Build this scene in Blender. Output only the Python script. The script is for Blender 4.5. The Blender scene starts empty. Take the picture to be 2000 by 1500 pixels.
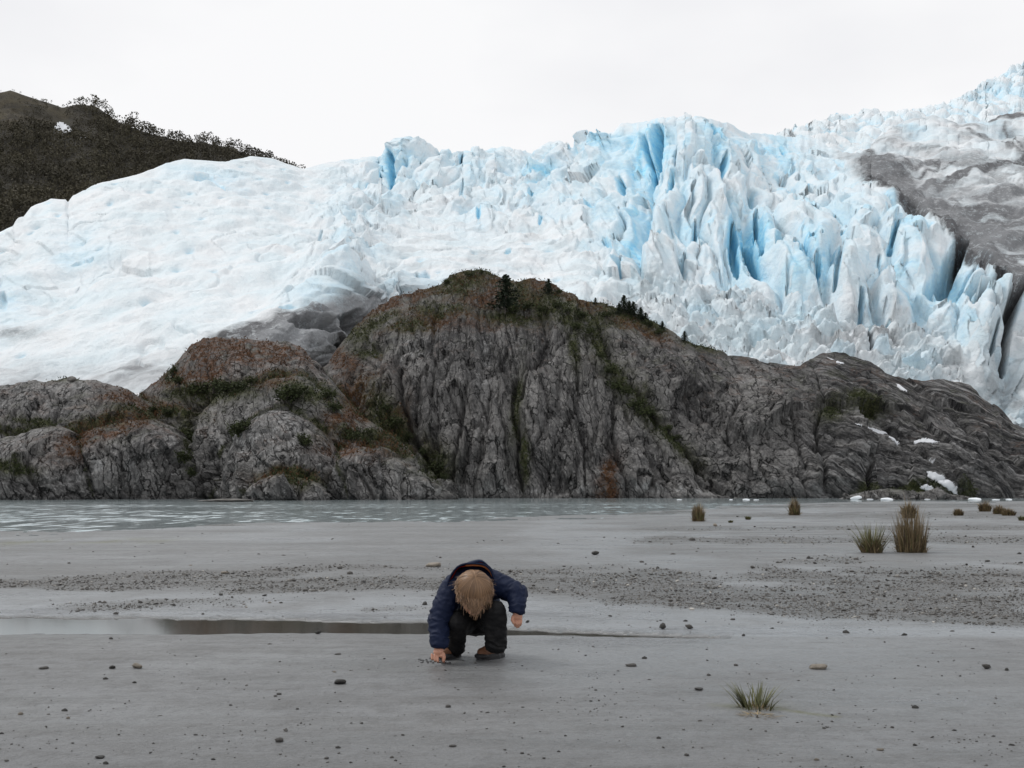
import bpy, bmesh, math, random
import numpy as np
from mathutils import Vector, Matrix

# ------------------------------------------------------------------ camera, sky, sun, exposure
sc = bpy.context.scene
COL = sc.collection
F = 2000 * 40.0 / 36.0            # focal length in pixels of the 2000 px wide photograph
CAM_H = 0.87
TH = math.atan(210.0 / F)         # looking slightly up: horizon lies under the middle
cam = bpy.data.cameras.new('camera')
cam.lens = 40.0; cam.sensor_width = 36.0; cam.clip_start = 0.05; cam.clip_end = 6000
camo = bpy.data.objects.new('camera', cam); COL.objects.link(camo)
camo.location = (0, 0, CAM_H); camo.rotation_euler = (math.pi / 2 + TH, 0, 0)
sc.camera = camo

SUN_EL, SUN_AZ = math.radians(52), math.radians(-72)      # azimuth from +Y towards +X
world = bpy.data.worlds.new('World'); sc.world = world; world.use_nodes = True
nt = world.node_tree; nt.nodes.clear()
def wn(t, **k):
    n = nt.nodes.new(t)
    for a, b in k.items(): setattr(n, a, b)
    return n
wo = wn('ShaderNodeOutputWorld'); bg = wn('ShaderNodeBackground')
sky = wn('ShaderNodeTexSky', sky_type='NISHITA', sun_disc=False, sun_elevation=SUN_EL, sun_rotation=SUN_AZ)
tc = wn('ShaderNodeTexCoord'); mp = wn('ShaderNodeMapping'); mp.inputs['Scale'].default_value = (1, 1, 2.2)
nz = wn('ShaderNodeTexNoise'); nz.inputs['Scale'].default_value = 1.7; nz.inputs['Detail'].default_value = 5; nz.inputs['Roughness'].default_value = .5
cr = wn('ShaderNodeValToRGB')
cr.color_ramp.elements[0].position = .33; cr.color_ramp.elements[0].color = (7.9, 7.95, 8.3, 1)
cr.color_ramp.elements[1].position = .62; cr.color_ramp.elements[1].color = (9.65, 9.65, 9.75, 1)
mx = wn('ShaderNodeMix', data_type='RGBA'); mx.inputs[0].default_value = .985      # a closed cloud deck over the blue
nt.links.new(tc.outputs['Generated'], mp.inputs['Vector']); nt.links.new(mp.outputs['Vector'], nz.inputs['Vector'])
nt.links.new(nz.outputs['Fac'], cr.inputs['Fac'])
nt.links.new(sky.outputs['Color'], mx.inputs[6]); nt.links.new(cr.outputs['Color'], mx.inputs[7])
nt.links.new(mx.outputs[2], bg.inputs['Color']); bg.inputs['Strength'].default_value = .1
nt.links.new(bg.outputs[0], wo.inputs['Surface'])

sl = bpy.data.lights.new('sun', 'SUN'); sl.energy = 1.25; sl.angle = math.radians(14); sl.color = (1, .985, .96)
so = bpy.data.objects.new('sun', sl); COL.objects.link(so)
sd = Vector((math.sin(SUN_AZ) * math.cos(SUN_EL), math.cos(SUN_AZ) * math.cos(SUN_EL), math.sin(SUN_EL)))
so.rotation_euler = sd.to_track_quat('Z', 'Y').to_euler(); so.location = sd * 300
vs = sc.view_settings
vs.view_transform = 'Standard'; vs.look = 'None'; vs.gamma = 1; vs.exposure = 0.0; vs.use_curve_mapping = False
sc.cycles.use_denoising = True
sc.cycles.max_bounces = 5; sc.cycles.diffuse_bounces = 3; sc.cycles.glossy_bounces = 3; sc.cycles.transmission_bounces = 4
sc.cycles.sample_clamp_indirect = 8

# ------------------------------------------------------------------ helpers: view geometry and noise
CT, ST = math.cos(TH), math.sin(TH)
def ray(px, py):
    """direction slopes (x/y, z/y) of the photograph's pixel"""
    xc = (np.asarray(px, float) - 1000) / F; yc = (750 - np.asarray(py, float)) / F
    d = CT - yc * ST
    return xc / d, (yc * CT + ST) / d
def at(px, py, Y):
    tx, tz = ray(px, py)
    return np.stack([tx * Y, np.zeros_like(tx) + Y, CAM_H + tz * Y], -1)
def on_ground(px, py, z=0.0):
    tx, tz = ray(px, py)
    Y = (z - CAM_H) / tz
    return float(tx * Y), float(Y)
def pix_of(X, Y, Z):
    """photograph pixel of a world point"""
    z = Z - CAM_H
    dep = Y * CT + z * ST; up = -Y * ST + z * CT
    return 1000 + F * X / dep, 750 - F * up / dep

_r = np.random.RandomState(7)
_G = _r.normal(size=(256, 3)); _G /= np.linalg.norm(_G, axis=1)[:, None]; _G = _G.astype(np.float32)
def _h(ix, iy, iz, s):
    with np.errstate(over='ignore'):
        h = ix.astype(np.uint32) * np.uint32(374761393) + iy.astype(np.uint32) * np.uint32(668265263) + iz.astype(np.uint32) * np.uint32(2246822519) + np.uint32(s * 3266489 + 17)
        h ^= h >> np.uint32(15); h *= np.uint32(2246822519); h ^= h >> np.uint32(13); h *= np.uint32(3266489917); h ^= h >> np.uint32(16)
    return h
def perlin(x, y, z, s=0):
    x, y, z = [np.asarray(a, np.float32) for a in (x, y, z)]
    x0, y0, z0 = np.floor(x), np.floor(y), np.floor(z)
    fx, fy, fz = x - x0, y - y0, z - z0
    ix, iy, iz = x0.astype(np.int64), y0.astype(np.int64), z0.astype(np.int64)
    u, v, w = [f * f * f * (f * (f * 6 - 15) + 10) for f in (fx, fy, fz)]
    out = 0
    for dz in (0, 1):
        for dy in (0, 1):
            for dx in (0, 1):
                g = _G[_h(ix + dx, iy + dy, iz + dz, s) & np.uint32(255)]
                n = g[..., 0] * (fx - dx) + g[..., 1] * (fy - dy) + g[..., 2] * (fz - dz)
                out = out + n * (u if dx else 1 - u) * (v if dy else 1 - v) * (w if dz else 1 - w)
    return out * 1.55
def fbm(x, y, z, o=4, s=0, g=.5, l=2.03):
    a, t, f = 1.0, 0, 1.0
    for i in range(o):
        t = t + a * perlin(x * f, y * f, z * f, s + i * 13); a *= g; f *= l
    return t
def billow(x, y, z, o=3, s=0, g=.5):
    a, t, f = 1.0, 0, 1.0
    for i in range(o):
        t = t + a * np.abs(perlin(x * f, y * f, z * f, s + i * 13)); a *= g; f *= 2.07
    return t
def worley(x, y, z=None, s=0, jit=.9):
    """F1, F2 and a random number of the nearest cell (2-D when z is None)"""
    x = np.asarray(x, np.float32); y = np.asarray(y, np.float32)
    flat = z is None
    z = np.zeros_like(x) if flat else np.asarray(z, np.float32)
    ix, iy, iz = [np.floor(a).astype(np.int64) for a in (x, y, z)]
    f1 = np.full(x.shape, 9., np.float32); f2 = f1.copy(); rid = np.zeros(x.shape, np.float32)
    for dz in ((0,) if flat else (-1, 0, 1)):
        for dy in (-1, 0, 1):
            for dx in (-1, 0, 1):
                a, b, c = ix + dx, iy + dy, iz + dz
                h = _h(a, b, c, s)
                jx = (h & np.uint32(1023)).astype(np.float32) / 1023; jy = ((h >> np.uint32(10)) & np.uint32(1023)).astype(np.float32) / 1023
                jz = ((h >> np.uint32(20)) & np.uint32(1023)).astype(np.float32) / 1023
                ddx = a + .5 + (jx - .5) * jit - x; ddy = b + .5 + (jy - .5) * jit - y
                d = ddx * ddx + ddy * ddy
                if not flat: d = d + (c + .5 + (jz - .5) * jit - z) ** 2
                d = np.sqrt(d).astype(np.float32)
                near = d < f1
                f2 = np.where(near, f1, np.minimum(f2, d)); rid = np.where(near, (h >> np.uint32(5)).astype(np.float32) % 997 / 997, rid); f1 = np.where(near, d, f1)
    return f1, f2, rid
def facets(x, y, s=0, jit=.9):
    """height of tilted, stepped block faces: one random plane to each cell"""
    x = np.asarray(x, np.float32); y = np.asarray(y, np.float32)
    ix, iy = np.floor(x).astype(np.int64), np.floor(y).astype(np.int64)
    f1 = np.full(x.shape, 9., np.float32); h_ = np.zeros_like(f1); rid = np.zeros_like(f1)
    for dy in (-1, 0, 1):
        for dx in (-1, 0, 1):
            a, b = ix + dx, iy + dy; h = _h(a, b, a * 0, s)
            r1, r2, r3 = [((h >> np.uint32(k)) & np.uint32(1023)).astype(np.float32) / 1023 for k in (0, 10, 20)]
            ux = x - (a + .5 + (r1 - .5) * jit); uy = y - (b + .5 + (r2 - .5) * jit); d = np.abs(ux) ** 1.6 + np.abs(uy) ** 1.6
            m = d < f1; f1 = np.where(m, d, f1); an = r3 * 6.283 * 3
            h_ = np.where(m, (ux * np.cos(an) + uy * np.sin(an)) * .9 + (r1 + r2 - 1) * .9, h_); rid = np.where(m, r3, rid)
    return h_, rid
def sm(a, b, x):
    t = np.clip((x - a) / (b - a), 0, 1); return t * t * (3 - 2 * t)
def blob(PX, PY, cx, cy, rx, ry, rot=0):
    c, s = math.cos(rot), math.sin(rot); dx, dy = PX - cx, PY - cy
    return np.exp(-(((dx * c + dy * s) / rx) ** 2 + ((-dx * s + dy * c) / ry) ** 2))
def line_dist(PX, PY, pts):
    """distance to a polyline and the position (0-1) along it"""
    best = np.full(PX.shape, 1e9); par = np.zeros(PX.shape); n = len(pts) - 1
    for i in range(n):
        (ax, ay), (bx, by) = pts[i], pts[i + 1]
        ex, ey = bx - ax, by - ay
        t = np.clip(((PX - ax) * ex + (PY - ay) * ey) / (ex * ex + ey * ey + 1e-9), 0, 1)
        d = np.hypot(PX - ax - t * ex, PY - ay - t * ey)
        m = d < best; best = np.where(m, d, best); par = np.where(m, (i + t) / n, par)
    return best, par
def tps(pts):
    p = np.array(pts, float); n = len(p)
    xy = p[:, :2] / 1000
    def U(r2): return np.where(r2 > 0, r2 * np.log(r2 + 1e-12), 0)
    K = U(((xy[:, None] - xy[None]) ** 2).sum(-1)) + np.eye(n) * .002
    P = np.c_[np.ones(n), xy]
    A = np.zeros((n + 3, n + 3)); A[:n, :n] = K; A[:n, n:] = P; A[n:, :n] = P.T
    w = np.linalg.solve(A, np.r_[p[:, 2], 0, 0, 0])
    def f(px, py):
        px, py = np.asarray(px) / 1000, np.asarray(py) / 1000
        o = w[n] + w[n + 1] * px + w[n + 2] * py
        for i in range(n): o = o + w[i] * U((px - xy[i, 0]) ** 2 + (py - xy[i, 1]) ** 2)
        return o
    return f
def grid_normals(P):
    du = np.gradient(P, axis=1); dv = np.gradient(P, axis=0)
    n = np.cross(du, dv); n /= np.linalg.norm(n, axis=-1, keepdims=True) + 1e-9
    return n

def link(o, parent=None):
    COL.objects.link(o)
    if parent is not None: o.parent = parent
    return o
def tag(o, label=None, cat=None, group=None, kind=None):
    for k, v in (('label', label), ('category', cat), ('group', group), ('kind', kind)):
        if v: o[k] = v
    return o
def mesh_from(name, V, faces, mat, smooth=True, attrs=None):
    """faces: (n,3) or (n,4) array, or a list of such arrays"""
    me = bpy.data.meshes.new(name)
    V = np.ascontiguousarray(V, np.float32).reshape(-1, 3)
    fl = faces if isinstance(faces, list) else [faces]
    idx = np.concatenate([f.reshape(-1) for f in fl]).astype(np.int32)
    tot = np.concatenate([np.full(len(f), f.shape[1], np.int32) for f in fl])
    st = np.concatenate([[0], np.cumsum(tot)[:-1]]).astype(np.int32)
    me.vertices.add(len(V)); me.vertices.foreach_set('co', V.ravel())
    me.loops.add(len(idx)); me.loops.foreach_set('vertex_index', idx)
    me.polygons.add(len(tot)); me.polygons.foreach_set('loop_start', st); me.polygons.foreach_set('loop_total', tot)
    if smooth: me.polygons.foreach_set('use_smooth', np.ones(len(tot), bool))
    for k, a in (attrs or {}).items():
        at_ = me.attributes.new(k, 'FLOAT_COLOR', 'POINT')
        c = np.ones((len(V), 4), np.float32); a = np.asarray(a, np.float32).reshape(len(V), -1); c[:, :a.shape[1]] = a
        at_.data.foreach_set('color', c.ravel())
    me.update(calc_edges=True)
    if mat is not None: me.materials.append(mat)
    return me
def grid_faces(nr, nc):
    i = np.arange(nr * nc).reshape(nr, nc)
    return np.stack([i[:-1, :-1], i[:-1, 1:], i[1:, 1:], i[1:, :-1]], -1).reshape(-1, 4)
def new_obj(name, me, parent=None): return link(bpy.data.objects.new(name, me), parent)
def empty(name, loc, parent=None):
    o = bpy.data.objects.new(name, None); o.location = loc; o.empty_display_size = .1
    return link(o, parent)

# ------------------------------------------------------------------ material kit
class NT:
    def __init__(s, name):
        s.m = bpy.data.materials.new(name); s.m.use_nodes = True; s.t = s.m.node_tree; s.t.nodes.clear()
        s.out = s.n('ShaderNodeOutputMaterial'); s.b = s.n('ShaderNodeBsdfPrincipled'); s.l(s.b.outputs[0], s.out.inputs[0])
        s.tc = s.n('ShaderNodeTexCoord').outputs['Object']
    def n(s, t, **k):
        n = s.t.nodes.new(t)
        for a, b in k.items(): setattr(n, a, b)
        return n
    def l(s, a, b): s.t.links.new(a, b)
    def put(s, v, sock):
        if hasattr(v, 'is_linked') or isinstance(v, bpy.types.NodeSocket): s.l(v, sock)
        elif isinstance(v, (tuple, list)): sock.default_value = tuple(v) + ((1,) if len(v) == 3 and len(sock.default_value) == 4 else ())
        else: sock.default_value = v
    def map(s, scale, rot=(0, 0, 0), v=None):
        n = s.n('ShaderNodeMapping'); n.inputs['Scale'].default_value = scale; n.inputs['Rotation'].default_value = rot
        s.l(v or s.tc, n.inputs['Vector']); return n.outputs[0]
    def noise(s, scale, detail=4, rough=.55, v=None, dist=0):
        n = s.n('ShaderNodeTexNoise'); n.inputs['Scale'].default_value = scale; n.inputs['Detail'].default_value = detail
        n.inputs['Roughness'].default_value = rough; n.inputs['Distortion'].default_value = dist; s.l(v or s.tc, n.inputs['Vector']); return n.outputs['Fac']
    def voro(s, scale, feature='F1', v=None):
        n = s.n('ShaderNodeTexVoronoi', feature=feature); n.inputs['Scale'].default_value = scale; s.l(v or s.tc, n.inputs['Vector']); return n
    def ramp(s, f, *st):
        n = s.n('ShaderNodeValToRGB'); e = n.color_ramp.elements
        while len(e) < len(st): e.new(.5)
        for q, (p, c) in zip(e, st):
            q.position = p; q.color = (c, c, c, 1) if not isinstance(c, (tuple, list)) else tuple(c) + (1,)
        s.l(f, n.inputs[0]); return n.outputs[0]
    def mix(s, f, a, b, blend='MIX'):
        n = s.n('ShaderNodeMix', data_type='RGBA', blend_type=blend)
        s.put(f, n.inputs[0]); s.put(a, n.inputs[6]); s.put(b, n.inputs[7]); return n.outputs[2]
    def math(s, op, a, b=0., clamp=False):
        n = s.n('ShaderNodeMath', operation=op, use_clamp=clamp); s.put(a, n.inputs[0]); s.put(b, n.inputs[1]); return n.outputs[0]
    def attr(s, name):
        n = s.n('ShaderNodeAttribute', attribute_name=name); q = s.n('ShaderNodeSeparateColor'); s.l(n.outputs['Color'], q.inputs[0])
        return q.outputs[0], q.outputs[1], q.outputs[2], n.outputs['Alpha']
    def bump(s, h, dist, strength=1., nrm=None):
        n = s.n('ShaderNodeBump'); n.inputs['Strength'].default_value = strength; n.inputs['Distance'].default_value = dist
        s.l(h, n.inputs['Height'])
        if nrm: s.l(nrm, n.inputs['Normal'])
        return n.outputs[0]
    def set(s, **k):
        for a, v in k.items(): s.put(v, s.b.inputs[a.replace('_', ' ')])
        return s.m
def plain(name, col, rough=.7, var=.25, scale=20., spec=.4, bump=0.):
    t = NT(name); f = t.noise(scale, 5)
    c = t.mix(f, tuple(x * (1 - var) for x in col), tuple(min(1, x * (1 + var)) for x in col))
    k = dict(Base_Color=c, Roughness=rough)
    if bump: k['Normal'] = t.bump(f, bump)
    m = t.set(**k); t.b.inputs['Specular IOR Level'].default_value = spec
    return m

def ice_material():
    t = NT('glacier_ice'); r, g, b, a = t.attr('mask')
    n1 = t.noise(.09, 5); n2 = t.noise(1.1, 6, .62); n3 = t.noise(.35, 5, .6, t.map((1, 1, 2.4)))
    white = t.mix(t.ramp(n1, (.35, 0.), (.65, 1.)), (.73, .825, .865), (.83, .855, .87))
    white = t.mix(t.ramp(n2, (.45, 0.), (.75, .22)), white, (.63, .73, .79))
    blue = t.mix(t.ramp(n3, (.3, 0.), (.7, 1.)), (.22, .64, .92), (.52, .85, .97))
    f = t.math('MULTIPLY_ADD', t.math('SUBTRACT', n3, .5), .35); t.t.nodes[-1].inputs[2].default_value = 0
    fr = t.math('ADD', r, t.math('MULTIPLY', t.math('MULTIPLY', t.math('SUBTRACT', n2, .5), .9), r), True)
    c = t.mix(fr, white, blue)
    dn = t.noise(.5, 8, .7); dv = t.noise(2.2, 6, .7)
    df = t.math('MULTIPLY', t.math('MULTIPLY', g, 1.25), t.ramp(t.math('ADD', t.math('MULTIPLY', dn, .6), t.math('MULTIPLY', dv, .4)), (.36, .30), (.54, 1.)), True)
    c = t.mix(df, c, t.mix(dv, (.030, .031, .036), (.12, .12, .124)))
    gr = t.math('MULTIPLY', b, t.ramp(dn, (.3, .45), (.65, 1.)), True)
    c = t.mix(gr, c, (.36, .375, .39))
    bmp = t.bump(t.noise(.8, 8, .62), .55); bmp = t.bump(t.noise(3.5, 5, .65), .12, 1., bmp)
    m = t.set(Base_Color=c, Roughness=.55, Normal=bmp); t.b.inputs['Specular IOR Level'].default_value = .25
    return m
def rock_material():
    t = NT('cliff_rock'); r, g, b, a = t.attr('mask')
    n1 = t.noise(.13, 6, .6); n2 = t.noise(1.1, 8, .7); n3 = t.noise(4.2, 7, .72); n4 = t.noise(.45, 6, .65)
    fl = t.n('ShaderNodeAttribute', attribute_name='flow').outputs['Vector']
    str_ = t.noise(.55, 8, .64, t.map((1.25, .36, .5), v=fl))
    wv = t.n('ShaderNodeVectorMath', operation='ADD'); nc = t.n('ShaderNodeTexNoise'); nc.inputs['Scale'].default_value = .9; nc.inputs['Detail'].default_value = 4; t.l(t.tc, nc.inputs['Vector'])
    t.l(t.map((1.15, .34, .3), v=fl), wv.inputs[0]); t.l(nc.outputs['Color'], wv.inputs[1])
    ck = t.ramp(t.voro(.75, 'DISTANCE_TO_EDGE', wv.outputs[0]).outputs['Distance'], (.0, 0.), (.045, 1.)); ck2 = t.ramp(t.voro(2.6, 'DISTANCE_TO_EDGE', wv.outputs[0]).outputs['Distance'], (.0, 0.), (.09, 1.))
    tr, tg, tb, ta = t.attr('tone')
    c = t.mix(t.ramp(t.math('ADD', t.math('MULTIPLY', tr, .75), t.math('MULTIPLY', n1, .5)), (.42, 0.), (.85, 1.)), (.105, .103, .102), (.285, .277, .268))
    c = t.mix(t.ramp(str_, (.34, 0.), (.52, 1.)), t.mix(.5, c, (.034, .032, .031)), c)
    c = t.mix(t.ramp(n2, (.52, 0.), (.66, .7)), c, (.35, .342, .33))
    lich = t.math('MULTIPLY', t.ramp(n3, (.55, 0.), (.63, .9)), t.ramp(n4, (.42, .0), (.60, .9)))
    c = t.mix(lich, c, (.46, .455, .44))
    c = t.mix(t.ramp(n3, (.28, .8), (.40, 0.)), c, (.02, .02, .02))
    c = t.mix(t.math('MULTIPLY', b, t.ramp(n2, (.42, .1), (.56, 1.)), True), c, (.46, .46, .455))
    c = t.mix(t.math('MULTIPLY', a, t.ramp(n2, (.25, 1.), (.70, .25)), True), c, (.024, .024, .026))
    nopol = t.math('SUBTRACT', 1., t.math('MULTIPLY', tg, .8)); c = t.mix(t.math('MULTIPLY', tg, t.ramp(t.noise(.6, 7, .7, t.map((2.4, .07, .2), v=fl)), (.44, .95), (.62, 0.))), c, (.024, .024, .026)); c = t.mix(t.math('MULTIPLY', tg, t.ramp(t.noise(.9, 7, .7, t.map((2.4, .09, .2), v=fl)), (.50, 0.), (.64, .8))), c, (.40, .395, .39))
    c = t.mix(t.math('MULTIPLY', t.math('SUBTRACT', 1., ck), nopol), c, (.010, .010, .010)); c = t.mix(t.math('MULTIPLY', t.math('MULTIPLY', t.math('SUBTRACT', 1., ck2), nopol), .35), c, (.014, .013, .013))
    rust = t.mix(t.ramp(n3, (.35, 0.), (.65, 1.)), (.045, .021, .011), (.185, .078, .028))
    c = t.mix(t.math('MULTIPLY', r, t.ramp(n2, (.40, .15), (.55, 1.)), True), c, rust)
    green = t.mix(t.ramp(n3, (.35, 0.), (.65, 1.)), (.022, .028, .012), (.105, .112, .036))
    c = t.mix(t.math('MULTIPLY', g, t.ramp(n2, (.38, .25), (.52, 1.)), True), c, green)
    bmp = t.bump(str_, .55); bmp = t.bump(n2, .5, 1., bmp); bmp = t.bump(n3, .16, 1., bmp); bmp = t.bump(ck, .35, 1., bmp); bmp = t.bump(ck2, .12, 1., bmp)
    m = t.set(Base_Color=c, Roughness=.8, Normal=bmp); t.b.inputs['Specular IOR Level'].default_value = .3
    return m
M_ICE = ice_material(); M_ROCK = rock_material()

# ------------------------------------------------------------------ glacier
def poly(pts):
    p = np.array(pts, float)
    return lambda x: np.interp(x, p[:, 0], p[:, 1])
SKY_G = poly([(-500, 640), (-200, 520), (0, 456), (32, 440), (62, 406), (100, 390), (128, 390), (134, 397), (142, 382), (200, 359), (300, 331), (325, 318), (360, 311),
              (440, 319), (490, 307), (535, 310), (592, 330), (640, 319), (700, 311), (750, 306), (757, 284), (772, 270), (800, 268), (822, 280), (852, 304), (900, 302),
              (985, 291), (1040, 302), (1060, 286), (1090, 276), (1118, 290), (1145, 266), (1198, 262), (1214, 241), (1280, 231), (1370, 228), (1420, 241), (1460, 258),
              (1500, 264), (1548, 268), (1580, 262), (1620, 285), (1660, 300), (1700, 290), (1740, 250), (1790, 232), (1830, 232), (1880, 246), (1930, 240), (1960, 226), (2000, 220), (2150, 205), (2500, 190)])
BOT_G = poly([(-500, 800), (0, 790), (300, 790), (450, 760), (640, 740), (720, 700), (860, 640), (1100, 640), (1300, 720), (1500, 780), (1800, 810), (1900, 840), (2000, 900), (2200, 950), (2500, 960)])
Y_G = tps([(-400, 780, 185), (0, 750, 185), (300, 745, 180), (500, 660, 190), (650, 600, 208), (700, 720, 214), (800, 610, 226), (860, 545, 230), (-300, 560, 300), (0, 455, 300), (130, 390, 320), (350, 315, 365), (500, 306, 385), (590, 328, 395), (300, 550, 240),
           (600, 450, 300), (750, 300, 420), (785, 268, 405), (900, 300, 430), (1000, 450, 300), (1000, 560, 234), (800, 450, 300), (1150, 600, 222), (1300, 670, 205), (1500, 700, 197), (1700, 720, 194),
           (1850, 770, 191), (2000, 840, 186), (1090, 280, 420), (1280, 230, 370), (1370, 228, 365), (1300, 400, 285), (1400, 500, 245), (1500, 262, 400), (1600, 400, 290), (1600, 280, 400), (1800, 400, 300), (1900, 500, 245),
           (2000, 450, 270), (2000, 225, 440), (1800, 232, 440), (1950, 650, 203), (2000, 720, 195), (2400, 300, 400), (2400, 900, 190), (-400, 640, 260)])
# crevasses: points, half width in pixels of the photograph, depth in metres, blueness
CREV = [
    ([(1256, 262), (1262, 300), (1272, 340)], 5, 7, 1.0), ([(1288, 246), (1284, 290), (1276, 342)], 9, 10, 1.0), ([(1389, 244), (1398, 270), (1405, 296)], 5, 6, 1.0),
    ([(1205, 340), (1210, 360), (1212, 372)], 5, 5, .9), ([(1316, 355), (1312, 380), (1306, 402)], 3.5, 4, .9), ([(1407, 325), (1406, 350), (1404, 366)], 5, 5, .9),
    ([(1300, 462), (1285, 480), (1276, 500)], 4, 5, .9), ([(1358, 430), (1358, 460), (1352, 478)], 4, 5, .8), ([(1430, 440), (1432, 490), (1440, 538)], 8, 7, 1.0),
    ([(1452, 460), (1466, 500), (1478, 540)], 9, 9, 1.0), ([(1475, 430), (1482, 470), (1490, 510)], 6, 7, 1.0), ([(1466, 380), (1470, 400), (1471, 410)], 3, 3, .6),
    ([(1338, 495), (1336, 515), (1326, 534)], 4, 5, .35), ([(1215, 505), (1206, 530), (1212, 550)], 7, 6, .6), ([(1240, 480), (1235, 495), (1222, 502)], 4, 4, .9),
    ([(1560, 415), (1566, 430), (1560, 425)], 3, 3, .6), ([(1632, 415), (1634, 440)], 2.5, 3, .9), ([(1646, 452), (1648, 440)], 3, 3, .9), ([(1752, 450), (1742, 480), (1735, 500)], 4, 5, .8),
    ([(1518, 512), (1530, 500)], 6, 5, .8), ([(1552, 520), (1565, 532), (1572, 545)], 5, 5, .9), ([(1588, 500), (1588, 512)], 5, 4, 1.), ([(1594, 545), (1595, 560)], 6, 5, 1.), ([(1601, 512), (1601, 528)], 2, 2, .8),
    ([(1641, 510), (1632, 550), (1629, 582)], 4, 4, .5), ([(1676, 590), (1682, 620), (1685, 630)], 4, 4, .5), ([(1717, 500), (1716, 520), (1722, 575)], 3, 3, .5), ([(1697, 650), (1700, 690)], 4, 4, .1), ([(1734, 630), (1734, 640)], 3, 3, .8),
    ([(1888, 480), (1855, 510), (1830, 545), (1812, 560)], 11, 10, .6), ([(1815, 560), (1812, 590)], 8, 6, .6), ([(1905, 528), (1888, 535), (1880, 545), (1876, 580)], 4, 4, .6), ([(1925, 560), (1890, 575), (1888, 610)], 7, 6, .25),
    ([(1950, 565), (1915, 590), (1896, 615), (1894, 630)], 7, 8, .05), ([(2010, 570), (1980, 595), (1968, 610), (1966, 660), (1962, 720)], 9, 10, .0), ([(1940, 660), (1935, 690), (1930, 700)], 3, 4, .3), ([(1912, 680), (1908, 670)], 3, 3, .3),
    ([(768, 300), (764, 340), (766, 370)], 6, 5, .9), ([(748, 345), (744, 362)], 4, 4, .8), ([(722, 372), (716, 385)], 3, 3, .6), ([(902, 320), (900, 335)], 5, 4, .6), ([(905, 370), (900, 400), (908, 412)], 3, 3, .4),
    ([(936, 425), (934, 440)], 3, 3, .9), ([(1038, 380), (1046, 395), (1062, 372)], 8, 5, .9), ([(1096, 362), (1099, 374)], 3, 3, 1.), ([(1140, 280), (1128, 300)], 6, 5, .8), ([(1180, 285), (1176, 300)], 4, 4, .8),
    ([(1148, 412), (1160, 418)], 4, 3, .8), ([(1060, 438), (1054, 446)], 2.5, 2, .7), ([(1178, 470), (1194, 484)], 4, 3, .7), ([(985, 500), (998, 497)], 2.5, 2, .6),
    ([(140, 520), (160, 512), (185, 515)], 4, 2.5, .4), ([(-10, 612), (10, 602), (14, 588)], 6, 3, .35),
    ([(545, 622), (580, 616)], 4, 2, .5), 
    ([(560, 655), (600, 648), (630, 655)], 7, 5, .0), ([(640, 650), (665, 640), (675, 655)], 12, 8, .0), ([(630, 690), (650, 680)], 9, 6, .0), ([(630, 470), (622, 480)], 2.5, 2, .3), ([(690, 430), (684, 440)], 2.5, 2, .5), ([(815, 540), (820, 550), (838, 540)], 4, 3, .4), ([(380, 352), (410, 350), (440, 372)], 5, 2, .4),
]
FRONT_EDGE = [(1640, 312), (1700, 355), (1760, 395), (1830, 440), (1880, 478), (1930, 530), (1975, 580), (2020, 640), (2120, 760)]
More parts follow.
